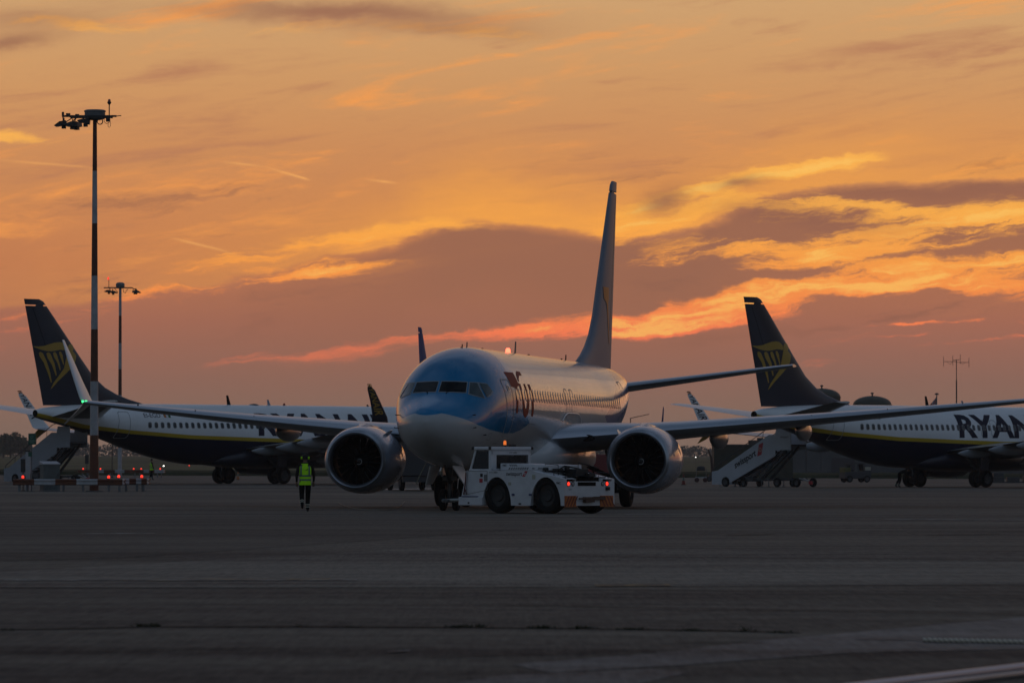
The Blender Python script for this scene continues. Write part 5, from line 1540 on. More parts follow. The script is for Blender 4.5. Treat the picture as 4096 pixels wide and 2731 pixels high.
    for s in 'lr':
        a = Vector(P['an' + s]); k = Vector(P['ca' + s])
        for q in (0.25, 0.5):
            c = a.lerp(k, q); d = (k - a).normalized(); u = d.cross(Vector((0, 1, 0))).normalized(); w = d.cross(u)
            mb = MB(); mb.rings([[tuple(c + d * e + (u * math.cos(x) + w * math.sin(x)) * (0.068 + 0.014 * q)) for x in [2 * PI * j / 12 for j in range(12)]] for e in (-0.02, 0.02)], True); mb.build('ankle_band', M_BEIGE if pose.get('mark') else M_BANDS, t, smooth=60)
    return t

WALK = dict(pelvis=(0, 0, 0.95), waist=(0, 0, 1.10), chest=(0.01, 0, 1.30), collar=(0.0, 0, 1.46), neck=(0.01, 0, 1.54), jaw=(0.03, 0, 1.60), head=(0.02, 0, 1.68), crown=(0.01, 0, 1.75),
            shl=(0, 0.19, 1.43), ell=(-0.06, 0.255, 1.16), fol=(-0.05, 0.262, 1.05), wrl=(0.0, 0.26, 0.92), pal=(0.02, 0.255, 0.86),
            shr=(0, -0.19, 1.43), elr=(0.04, -0.265, 1.15), for_=(0.06, -0.27, 1.05), wrr=(0.12, -0.265, 0.93), par=(0.14, -0.26, 0.87),
            hipl=(0, 0.10, 0.90), knl=(0.02, 0.105, 0.52), cal=(-0.16, 0.10, 0.42), anl=(-0.40, 0.085, 0.22), toel=(-0.44, 0.08, 0.10),
            hipr=(0, -0.095, 0.90), knr=(0.04, -0.085, 0.50), car=(0.02, -0.08, 0.36), anr=(0.0, -0.075, 0.08), toer=(0.15, -0.08, 0.035), mark=True)
WALK['for'] = WALK.pop('for_')
person('person', 'person in a bright yellow vest and ear defenders walking away left of the airliner', (px(1221, 147.5), 147.5, 0), R(92), WALK, True, True)
STAND = dict(WALK); STAND.update(knl=(0.06, 0.12, 0.50), cal=(0.06, 0.12, 0.38), anl=(0.12, 0.12, 0.08), toel=(0.26, 0.13, 0.035), knr=(-0.06, -0.10, 0.50), car=(-0.12, -0.10, 0.38), anr=(-0.22, -0.10, 0.09), toer=(-0.08, -0.11, 0.04), mark=False)
p2 = person('person', 'distant person in a yellow vest behind the rear striped barrier', at(607, 400), R(20), STAND)
BEND = dict(pelvis=(-0.05, 0, 0.88), waist=(0.10, 0, 0.98), chest=(0.28, 0, 1.04), collar=(0.42, 0, 1.08), neck=(0.49, 0, 1.10), jaw=(0.55, 0, 1.10), head=(0.60, 0, 1.14), crown=(0.66, 0, 1.18), face=(0.4, 0, -0.9),
            shl=(0.40, 0.18, 1.05), ell=(0.46, 0.24, 0.80), fol=(0.52, 0.24, 0.72), wrl=(0.66, 0.22, 0.66), pal=(0.72, 0.21, 0.64), shr=(0.40, -0.18, 1.05), elr=(0.46, -0.24, 0.80), wrr=(0.66, -0.22, 0.66), par=(0.72, -0.21, 0.64),
            hipl=(-0.06, 0.10, 0.84), knl=(0.02, 0.11, 0.48), cal=(-0.04, 0.11, 0.36), anl=(-0.12, 0.11, 0.08), toel=(0.03, 0.11, 0.035), hipr=(-0.06, -0.10, 0.84), knr=(-0.06, -0.11, 0.48), car=(-0.16, -0.11, 0.36), anr=(-0.28, -0.11, 0.08), toer=(-0.13, -0.11, 0.035))
BEND['for'] = (0.52, -0.24, 0.72)
person('person', 'person in dark clothes bending towards the main wheel of the right hand airliner', at(3600, 306), R(-12), BEND, False)
# ---------------------------------------------------------------- floodlight masts
M_BAND_R = prin('mast_red_brown_paint', (0.115, 0.034, 0.013), 0.6, var=0.25, vscale=1.5)
M_BAND_W = prin('mast_white_paint', (0.40, 0.40, 0.42), 0.55, var=0.15, vscale=2.5)
M_LAMPB = prin('floodlight_housing', (0.030, 0.030, 0.032), 0.5)
M_GALV = prin('galvanised_steel', (0.16, 0.17, 0.18), 0.5, 0.4, var=0.2)
M_PINK = prin('obstruction_lamp_off', (0.50, 0.10, 0.07), 0.3)
M_GREEN = prin('green_sign_paint', (0.010, 0.085, 0.055), 0.5)
M_GCAB = prin('cabinet_grey_green', (0.10, 0.12, 0.12), 0.6, var=0.2, vscale=2)

def floodlight(parent, c, yaw, tilt, w=0.5):
    M = Matrix.Rotation(yaw, 3, 'Z') @ Matrix.Rotation(tilt, 3, 'Y')
    o = Vector(c); mb = MB()
    prof = [(-0.05, 0.10), (0.28, 0.14), (0.62, 0.02), (0.55, -0.05), (-0.05, -0.14)]
    a = [o + M @ Vector((x, -w / 2, z)) for x, z in prof]; b = [o + M @ Vector((x, w / 2, z)) for x, z in prof]
    mb.poly(a); mb.poly(b[::-1])
    for i in range(len(prof)):
        j = (i + 1) % len(prof); mb.poly([a[i], b[i], b[j], a[j]])
    f = mb.build('floodlight', M_LAMPB, parent)
    mb = MB(); mb.poly([o + M @ Vector((0.52, -w / 2 + 0.04, -0.06)), o + M @ Vector((0.52, w / 2 - 0.04, -0.06)), o + M @ Vector((0.0, w / 2 - 0.04, -0.145)), o + M @ Vector((0.0, -w / 2 + 0.04, -0.145))]); mb.build('lens', M_LENS, f)
    for sy in (-1, 1):
        mb = MB(); mb.bar(o + M @ Vector((0.1, sy * (w / 2 + 0.02), 0.0)), o + M @ Vector((0.02, sy * (w / 2 + 0.02), 0.3)), 0.03, 0.05); mb.build('bracket', M_LAMPB, f)
    mb = MB(); mb.box(tuple(o + M @ Vector((0.16, 0, -0.20))), (0.22, w * 0.4, 0.16), yaw); mb.build('ballast_box', M_LAMPB, f)
    return f

def mast(label, pos, H, r0, r1, bands, first_red, big):
    t = thing('floodlight_mast', label, 'floodlight mast', pos, 0, 'striped apron floodlight masts')
    zs = [H * 1.0]
    for k, (za, zb_) in enumerate(bands):
        ra = r0 + (r1 - r0) * za / H; rb = r0 + (r1 - r0) * zb_ / H
        mb = MB(); mb.tube([(0, 0, za), (0, 0, zb_)], [ra, rb], 16, caps=False)
        mb.build('mast_section', M_BAND_R if (k % 2 == 0) == first_red else M_BAND_W, t, smooth=60)
    mb = MB(); mb.lathe([(r0 * 1.9, 0), (r0 * 1.9, 0.05), (r0 * 1.02, 0.05)], (0, 0, 0), 'Z', 16, cap0=True); mb.build('base_flange', M_GALV, t)
    if big:
        mb = MB(); mb.lathe([(0.30, H - 0.12), (0.52, H - 0.05), (0.55, H + 0.02), (0.55, H + 0.30), (0.58, H + 0.31), (0.58, H + 0.38), (0.50, H + 0.42), (0.0, H + 0.44)], (0, 0, 0), 'Z', 22); mb.build('head_drum', M_GALV, t, smooth=40)
        mb = MB(); mb.bar((-1.75, 0, H + 0.09), (1.15, 0, H + 0.09), 0.10, 0.10); mb.bar((-1.3, 0.6, H + 0.05), (0.9, 0.6, H + 0.05), 0.07, 0.07); mb.bar((-1.3, -0.6, H + 0.05), (0.9, -0.6, H + 0.05), 0.07, 0.07)
        mb.bar((-1.3, -0.7, H + 0.05), (-1.3, 0.7, H + 0.05), 0.07, 0.07); mb.bar((0.6, -0.7, H + 0.05), (0.6, 0.7, H + 0.05), 0.07, 0.07); mb.tube([(1.15, 0, H + 0.09), (1.4, 0, H + 0.12)], 0.025, 5)
        mb.bar((-1.7, 0, H + 0.06), (-1.6, 0, H - 0.25), 0.05, 0.05); mb.bar((-1.1, 0, H + 0.06), (-1.5, 0, H - 0.2), 0.05, 0.05); mb.box((-1.7, 0, H + 0.2), (0.12, 0.12, 0.22)); mb.bar((-0.9, 0, H + 0.06), (-1.2, 0, H - 0.2), 0.05, 0.05); mb.box((-1.42, 0, H + 0.18), (0.22, 0.2, 0.12)); mb.box((-0.95, 0.1, H + 0.15), (0.2, 0.2, 0.1)); mb.build('head_frame', M_LAMPB, t)
        mb = MB(); mb.rings([[(0.27 + 0.17 * k * math.cos(a), 0.05 * q, H - 0.20 + 0.17 * k * math.sin(a)) for a in [2 * PI * j / 18 for j in range(18)]] for k, q in ((1.0, 1), (0.72, 1), (0.72, -1), (1.0, -1), (1.0, 1))], True); mb.build('lifting_ring', M_LAMPB, t)
        floodlight(t, (-1.55, -0.1, H - 0.26), PI, R(18), 0.62); floodlight(t, (-1.0, -0.55, H - 0.36), R(196), R(6), 0.75); floodlight(t, (-0.28, -0.45, H - 0.24), R(180), R(-4), 0.6); floodlight(t, (-0.9, 0.5, H - 0.30), R(160), R(10), 0.6)
        mb = MB(); mb.tube([(0.62 + 0.14, 0, H + 0.1), (0.62 + 0.14, 0, H + 0.72)], 0.03, 8); mb.box((0.7, 0, H - 0.08), (0.22, 0.2, 0.24)); mb.lathe([(0.045, H + 0.70), (0.10, H + 0.78), (0.11, H + 0.84), (0.09, H + 0.86)], (0.76, 0, 0), 'Z', 12, cap1=True); mb.build('lamp_stem', M_LAMPB, t)
        mb = MB(); mb.lathe([(0.075, H + 0.86), (0.075, H + 0.93), (0.055, H + 0.98), (0.0, H + 1.0)], (0.76, 0, 0), 'Z', 12); mb.build('obstruction_lamp', M_PINK, t, smooth=50)
        mb = MB(); mb.tube([(0.48, 0, H + 0.0), (0.50, 0, H - 0.22), (0.62, 0, H - 0.32), (0.75, 0, H - 0.26), (0.82, 0, H - 0.10)], 0.014, 5); mb.tube([(0.70, 0, H - 0.2), (0.70, 0, H - 0.45), (0.76, 0, H - 0.52), (0.82, 0, H - 0.45), (0.82, 0, H - 0.2)], 0.014, 5); mb.build('cable_loop', M_LAMPB, t, smooth=50)
    else:
        mb = MB(); mb.lathe([(0.36, H - 0.12), (0.44, H - 0.05), (0.46, H + 0.25), (0.42, H + 0.42), (0.25, H + 0.5), (0.0, H + 0.52)], (0, 0, 0), 'Z', 18); mb.build('head_drum', M_GALV, t, smooth=50)
        mb = MB(); mb.bar((-1.7, 0, H - 0.05), (1.25, 0, H - 0.05), 0.14, 0.12); mb.bar((1.2, 0, H - 0.05), (1.75, 0, H - 0.32), 0.08, 0.08); mb.bar((-0.6, 0, H - 0.1), (-0.25, 0, H - 0.5), 0.06, 0.06); mb.bar((-0.9, -0.6, H - 0.05), (-0.9, 0.6, H - 0.05), 0.08, 0.08); mb.build('head_frame', M_LAMPB, t)
        floodlight(t, (-1.0, -0.3, H - 0.42), PI, R(4), 0.9); floodlight(t, (-0.85, -0.1, H - 0.48), R(0), R(8), 0.8); floodlight(t, (1.55, -0.1, H - 0.42), R(0), R(14), 0.8); floodlight(t, (1.35, 0.4, H - 0.42), R(20), R(5), 0.8)
        mb = MB(); mb.tube([(-1.18, 0, H), (-1.18, 0, H + 0.85)], 0.035, 6); mb.build('lamp_stem', M_LAMPB, t)
        mb = MB(); mb.lathe([(0.07, H + 0.78), (0.085, H + 0.86), (0.085, H + 0.98), (0.04, H + 1.05), (0.0, H + 1.06)], (-1.24, 0, 0), 'Z', 12); mb.build('obstruction_lamp', M_LTRED2, t, smooth=50)
        mb = MB(); mb.tube([(0.3, 0, H - 0.2), (0.35, 0, H - 0.5), (0.55, 0, H - 0.6), (0.62, 0, H - 0.35), (0.8, 0, H - 0.2)], 0.03, 5); mb.build('cable_loop', M_LAMPB, t, smooth=50)
    return t
d1 = 252.0; g1 = at(377, d1)
def hz(v, d, g): return pz(v, d) - g
b1 = [440, 683, 893, 1103, 1317, 1525, 1740, 1960]
zz = [hz(v, d1, g1[2]) for v in b1]; zz[-1] = 0.0; zz[0] -= 0.40
mast('tall floodlight mast with red-brown and white bands at the front striped barrier', g1, zz[0], 0.245, 0.105, [(zz[i + 1], zz[i]) for i in range(7)], True, True)
d2 = 490.0; g2 = at(480, d2)
b2 = [1165, 1263, 1372, 1476, 1580, 1685, 1790, 1905]
zz = [hz(v, d2, g2[2]) for v in b2]; zz[-1] = 0.0; zz[0] += 0.42
mast('smaller looking far floodlight mast with lit red lamp behind the left airliner', g2, zz[0], 0.22, 0.135, [(zz[i + 1], zz[i]) for i in range(7)], False, False)

# ---------------------------------------------------------------- crash barriers with warning lamps
def wbeam(mb, x0, x1, y0, y1, z, mi=0):
    """one length of corrugated guard rail"""
    prof = [(0.0, -0.16), (-0.05, -0.13), (-0.05, -0.06), (0.0, -0.02), (0.0, 0.02), (-0.05, 0.06), (-0.05, 0.13), (0.0, 0.16)]
    d = Vector((x1 - x0, y1 - y0, 0)).normalized(); n = Vector((-d.y, d.x, 0))
    if n.y < 0: n = -n
    r = []
    for x, y in ((x0, y0), (x1, y1)):
        r.append([tuple(Vector((x, y, z + h)) + n * o) for o, h in prof] + [tuple(Vector((x, y, z + h)) + n * (o + 0.012)) for o, h in reversed(prof)])
    mb.rings(r, True, True, True, mi)

def barrier(label, d, pts, base, zr, cols, lamps, posts, depth=2.2):
    """pts: image columns where the rail changes colour"""
    x0 = px(pts[0], d); t = thing('crash_barrier', label, 'barrier', (x0, d, base), 0, 'striped barriers with red lamps')
    for i in range(len(pts) - 1):
        mb = MB(); wbeam(mb, px(pts[i], d) - x0, px(pts[i + 1], d) - x0, 0, 0, zr); mb.build('rail_section', M_BAND_R if cols[i] else M_BAND_W, t)
    xe = px(pts[-1], d) - x0
    # returns to the rear at both ends
    for xa, s in ((0, 1), (xe, -1)):
        for k in range(2):
            mb = MB(); wbeam(mb, xa + 0.02 * s, xa + 0.02 * s, 0.1 + k * 1.0, 1.1 + k * 1.0, zr); mb.build('rail_section', M_BAND_W if k == 0 else M_BAND_R, t)
    for k in range(len(pts) - 1):
        mb = MB(); wbeam(mb, px(pts[k], d) - x0, px(pts[k + 1], d) - x0, depth, depth, zr); mb.build('rail_section', M_BAND_W if cols[k] else M_BAND_R, t)
    for u, dy in posts:
        mb = MB(); mb.box((px(u, d) - x0, dy + 0.09, (zr + 0.1) / 2), (0.13, 0.13, zr + 0.1)); mb.build('post', M_GALV, t)
    for u, dy in lamps:
        x = px(u, d) - x0
        mb = MB(); mb.lathe([(0.07, 0), (0.075, 0.03), (0.06, 0.04)], (x, dy, zr + 0.16), 'Z', 12, cap1=True); mb.box((x, dy, zr + 0.12), (0.04, 0.04, 0.12)); mb.build('lamp_base', M_LAMPB, t)
        mb = MB(); mb.lathe([(0.065, 0.0), (0.075, 0.06), (0.06, 0.13), (0.0, 0.16)], (x, dy, zr + 0.20), 'Z', 12); mb.build('warning_lamp', M_LTRED2, t, smooth=60)
    return t
barrier('front striped crash barrier of red-brown and white rails round the tall mast', d1 - 1.2, [53, 138, 222, 307, 391, 490], ground(px(300, d1), d1), 0.50, [1, 0, 1, 0, 1],
        [(92, 0.05), (435, 0.05)], [(78, 0), (96, 1.9), (236, 0), (332, 0), (352, 1.9), (436, 0), (478, 0), (240, 2.1)])
bt = barrier('short striped barrier piece right of the tall mast, two red lamps above it', d1 + 1.6, [493, 518, 545, 566, 588], ground(px(540, d1), d1), 0.53, [0, 1, 0, 1], [(478, -0.4), (567, 0.1)], [(505, 0), (548, 0), (568, 0.6), (574, 0.1)], 1.2)
barrier('rear striped barrier round the far mast, lamps lit along its top', 489, [312, 360, 402, 416, 460, 498, 528, 575, 596, 618, 655], ground(px(480, 489), 489), 0.62, [1, 0, 0, 1, 0, 1, 1, 0, 1, 0],
        [(333, 0.1), (402, 0.1), (535, 0.1), (565, 0.1), (641, 0.1)], [(330, 0), (345, 2), (540, 0), (560, 0), (630, 0), (640, 2), (440, 0)], 3.0)

# ---------------------------------------------------------------- cabinet, sign, pillar, board near the barrier
def cabinet():
    d = d1 + 1.0; t = thing('utility_cabinet', 'grey green utility cabinet with pale sloping lid behind the front barrier', 'cabinet', at(200, d), R(24))
    mb = MB(); mb.box((0, 0, 0.72), (0.92, 0.62, 1.40)); mb.build('body', M_GCAB, t, bevel=0.02)
    mb = MB(); mb.rings([[(-0.49, -0.34, 1.42), (0.49, -0.34, 1.42), (0.49, 0.34, 1.42), (-0.49, 0.34, 1.42)], [(-0.49, -0.34, 1.46), (0.49, -0.34, 1.46), (0.49, 0.34, 1.60), (-0.49, 0.34, 1.60)]], True, True, True); mb.build('lid', M_BAND_W, t)
    mb = MB(); mb.box((0.0, -0.315, 0.75), (0.84, 0.02, 1.2)); dr = mb.build('door', M_GCAB, t)
    mb = MB(); mb.box((0.34, -0.33, 0.85), (0.03, 0.03, 0.14)); mb.build('handle', M_LAMPB, dr)
    mb = MB(); mb.box((0, 0, 0.03), (0.98, 0.68, 0.10)); mb.build('plinth', M_UNDER, t)
cabinet()
def green_sign():
    d = d1 - 0.3; g = at(127, d); t = thing('sign_post', 'green sign with a white letter D on a thin post at far left', 'sign', g)
    z0, z1 = hz(1778, d, g[2]), hz(1733, d, g[2])
    mb = MB(); mb.tube([(0, 0, 0), (0, 0, z1 - 0.05)], 0.035, 8); mb.build('post', M_GALV, t)
    mb = MB(); mb.box((0.03, -0.05, (z0 + z1) / 2), (0.40, 0.03, z1 - z0)); b = mb.build('board', M_GREEN, t)
    M_PR = prin('sign_print', (0.18, 0.30, 0.25), 0.6)
    flat_text('D', (-0.05, -0.068, z1 - 0.26), (1, 0, 0), (0, 0, 1), 0.15).build('lettering', M_PR, b, fix=False)
    for k in range(3):
        mb = MB(); mb.box((0.03, -0.067, z1 - 0.34 - 0.07 * k), (0.26 - 0.05 * (k == 2), 0.004, 0.025)); mb.build('print_line', M_PR, b)
    mb = MB(); mb.box((-0.07, -0.06, hz(1816, d, g[2])), (0.20, 0.06, 0.24)); mb.build('green_box', M_GREEN, t)
green_sign()
def pillar():
    d = d1 + 2.5; g = at(108, d); t = thing('emergency_pillar', 'slim pale emergency pillar behind the green sign post', 'pillar', g)
    h = hz(1806, d, g[2]); mb = MB(); mb.box((0.06, 0, h / 2), (0.24, 0.16, h)); mb.build('column', M_BAND_W, t, bevel=0.01)
    mb = MB(); mb.box((0.06, 0, h + 0.03), (0.28, 0.2, 0.06)); mb.build('cap', M_LAMPB, t)
    d = d1 + 2.6; g = at(93, d); t = thing('notice_board', 'dark upright board on a foot left of the pale pillar', 'board', g)
    za, zb_ = hz(1888, d, g[2]), hz(1835, d, g[2]); mb = MB(); mb.box((0, 0, (za + zb_) / 2), (0.25, 0.05, zb_ - za)); mb.build('panel', M_LAMPB, t)
    mb = MB(); mb.tube([(0, 0.04, 0), (0, 0.04, za + 0.1)], 0.03, 6); mb.box((0, 0.04, 0.02), (0.3, 0.2, 0.04)); mb.build('foot', M_LAMPB, t)
    d = 470; g = at(348, d); t = thing('notice_board', 'small dark board on a post left of the tall mast, far back', 'board', g)
    za, zb_ = hz(1855, d, g[2]), hz(1818, d, g[2]); mb = MB(); mb.box((0, 0, (za + zb_) / 2), (0.36, 0.06, zb_ - za)); mb.build('panel', M_LAMPB, t)
    mb = MB(); mb.tube([(0, 0.05, 0), (0, 0.05, za + 0.1)], 0.04, 6); mb.build('foot', M_LAMPB, t)
    d = 480; g = at(449, d); t = thing('thin_post', 'thin dark post between the two masts under the left airliner', 'post', g)
    mb = MB(); mb.tube([(0, 0, 0), (0, 0, 3.4)], 0.045, 8); mb.build('pole', M_LAMPB, t); mb = MB(); mb.box((0, 0, 0.05), (0.3, 0.3, 0.1)); mb.build('base', M_LAMPB, t)
pillar()

# ---------------------------------------------------------------- passenger stairs
M_STAIRW = prin('stair_panel_white', (0.46, 0.48, 0.53), 0.5, var=0.06, vscale=1.0)
M_STAIR_SHADED = prin('stair_panel_shaded', (0.26, 0.28, 0.32), 0.5, var=0.06)  # darker copy of the white panels, shade put into the colour
M_STAIRD = prin('stair_frame_dark', (0.045, 0.045, 0.05), 0.6)
def stairs(label, u, d, ang, words, M_STAIRW, top=2.7, run=5.35, gz=None):
    g = at(u, d); t = thing('passenger_stairs', label, 'passenger stairs', g, ang, 'mobile passenger stairs at the rear doors')
    # local +X runs down and away from the aircraft, platform at x < 0
    lo = 0.30
    for y in (0.72, -0.72):
        mb = MB(); mb.prism([(-1.3, top - 0.05), (0.15, top - 0.05), (run, lo - 0.05), (run + 0.25, lo - 0.05), (run + 0.35, 1.10), (run, 1.18), (0.25, top + 1.05), (-1.3, top + 1.05)] if y > 5 else
                            [(0.0, top - 0.72), (run - 1.1, lo - 0.15), (run + 0.25, lo - 0.15), (run + 0.25, 0.98), (run - 0.3, 1.06), (0.55, top + 0.62), (0.0, top + 0.62)], 'Y', y - 0.02, y + 0.02)
        p = mb.build('side_panel', M_STAIRW, t)
        if y > 0 and words:
            sl = Vector((-(run), 0, top - lo)).normalized(); up = Vector((sl.z, 0, -sl.x)); up = Vector((-sl.z * -1, 0, 0)) if False else Vector((0.0, 0, 1))
            ov = Vector((run * 0.66, y + 0.024, lo + (top - lo) * 0.34 + 0.06))
            flat_text('swissport', ov, sl, Vector((sl.z * 0.5, 0, 1)), 0.40, 2.05, 0.03).build('lettering', M_BLACKP, p, fix=False)
            q = ov + sl * 2.15
            mb = MB(); mb.poly([q + Vector((0.0, 0.002, -0.12)), q + sl * 0.42 + Vector((0, 0.002, -0.16)), q + sl * 0.42 + Vector((-0.16, 0.002, 0.62)), q + Vector((-0.16, 0.002, 0.66))]); mb.build('logo', M_REDP, p, fix=False)
            mb = MB(); c = q + sl * 0.2 + Vector((-0.08, 0.004, 0.24)); mb.rings([[tuple(c + Vector((r * math.cos(k), 0, r * math.sin(k)))) for k in [PI * j / 8 for j in range(16)]] for r in (0.13, 0.085)], True); mb.build('logo_ring', M_BEIGE, p, fix=False)
        mb = MB(); mb.prism([(-1.35, top - 0.35), (0.0, top - 0.35), (0.0, top + 0.62), (-0.1, top + 1.02), (-1.35, top + 1.02)], 'Y', y - 0.02, y + 0.02); pl = mb.build('platform_panel', M_STAIRW, t)
        if y > 0 and words: flat_text('swissport', (-0.45, y + 0.024, top + 0.42), (-1, 0, 0), (0, 0, 1), 0.15, 0.72).build('lettering', M_BLACKP, pl, fix=False)
    n = 13
    for k in range(n):
        x = 0.15 + (run - 0.3) * k / n; z = top - 0.1 - (top - lo - 0.1) * k / n
        mb = MB(); mb.box((x + 0.17, 0, z), (0.34, 1.40, 0.05)); mb.build('step', M_STAIRD, t)
    mb = MB(); mb.box((-0.65, 0, top - 0.05), (1.35, 1.42, 0.10)); mb.build('platform', M_STAIRD, t)
    # handrails with posts
    mb = MB()
    for y in (0.66, -0.66):
        mb.tube([(-0.1, y, top + 1.25), (0.55, y, top + 1.12), (run - 0.3, y, 1.45), (run + 0.15, y, 1.2), (run + 0.2, y, 0.9)], 0.025, 6)
        for k in range(4):
            q = (k + 0.5) / 4; x = 0.55 + (run - 0.85) * q; z = top + 1.12 + (1.45 - top - 1.12) * q; mb.tube([(x, y, z), (x + 0.04, y, z - 0.5)], 0.018, 5)
    mb.build('handrail', M_STAIRD, t, smooth=40)
    # lifting frame and chassis
    mb = MB()
    for y in (0.5, -0.5):
        mb.bar((-0.9, y, top - 0.15), (1.6, y, 0.45), 0.10, 0.14); mb.bar((-0.4, y, top - 0.3), (2.2, y, 0.5), 0.06, 0.08); mb.bar((0.1, y, top - 0.45), (run - 0.4, y, lo - 0.05), 0.08, 0.16)
    mb.build('lift_arm', M_STAIRD, t)
    mb = MB()
    for y in (0.55, -0.55): mb.bar((-1.6, y, 0.48), (run - 0.3, y, 0.40), 0.10, 0.12)
    for x in (-1.5, 0.4, 2.0, 4.0): mb.bar((x, -0.55, 0.46), (x, 0.55, 0.46), 0.10, 0.10)
    mb.box((2.3, 0.55, 0.52), (0.7, 0.35, 0.34)); mb.build('chassis', M_STAIRD, t)
    for x, r in ((run - 1.0, 0.32), (run - 2.6, 0.27), (-0.2, 0.30), (-1.9, 0.29)):
        for y in (0.75, -0.75): make_wheel(t, (x, y, r), r, 0.18, 20)
    mb = MB()
    for x in (run - 0.45, 2.9, 1.2, 0.6):
        for y in (0.7, -0.7): mb.tube([(x, y, 0.45), (x, y, 0.05)], 0.03, 6); mb.lathe([(0.12, 0.0), (0.12, 0.03), (0.03, 0.06)], (x, y, 0.0), 'Z', 10, cap0=True)
    mb.build('stabiliser', M_GALV, t)
    mb = MB(); mb.tube([(-1.6, 0.2, 0.55), (-2.6, 0.3, 0.35)], 0.035, 6); mb.tube([(-1.6, -0.2, 0.55), (-2.6, 0.25, 0.35)], 0.035, 6); mb.build('drawbar', M_BAND_W, t); mb = MB(); mb.box((-2.65, 0.28, 0.28), (0.22, 0.14, 0.22)); mb.build('drawbar_eye', M_REDP, t)
    return t
def up_dir(psi): return math.atan2(math.cos(R(psi)), -math.sin(R(psi)))
stairs('white passenger stairs with red logo leading up under the right hand tail', 3132, 303, up_dir(43.5), True, M_STAIRW)
stairs('plain white passenger stairs under the left hand tail near the green sign', 263, 309, up_dir(43.5), False, M_STAIR_SHADED)

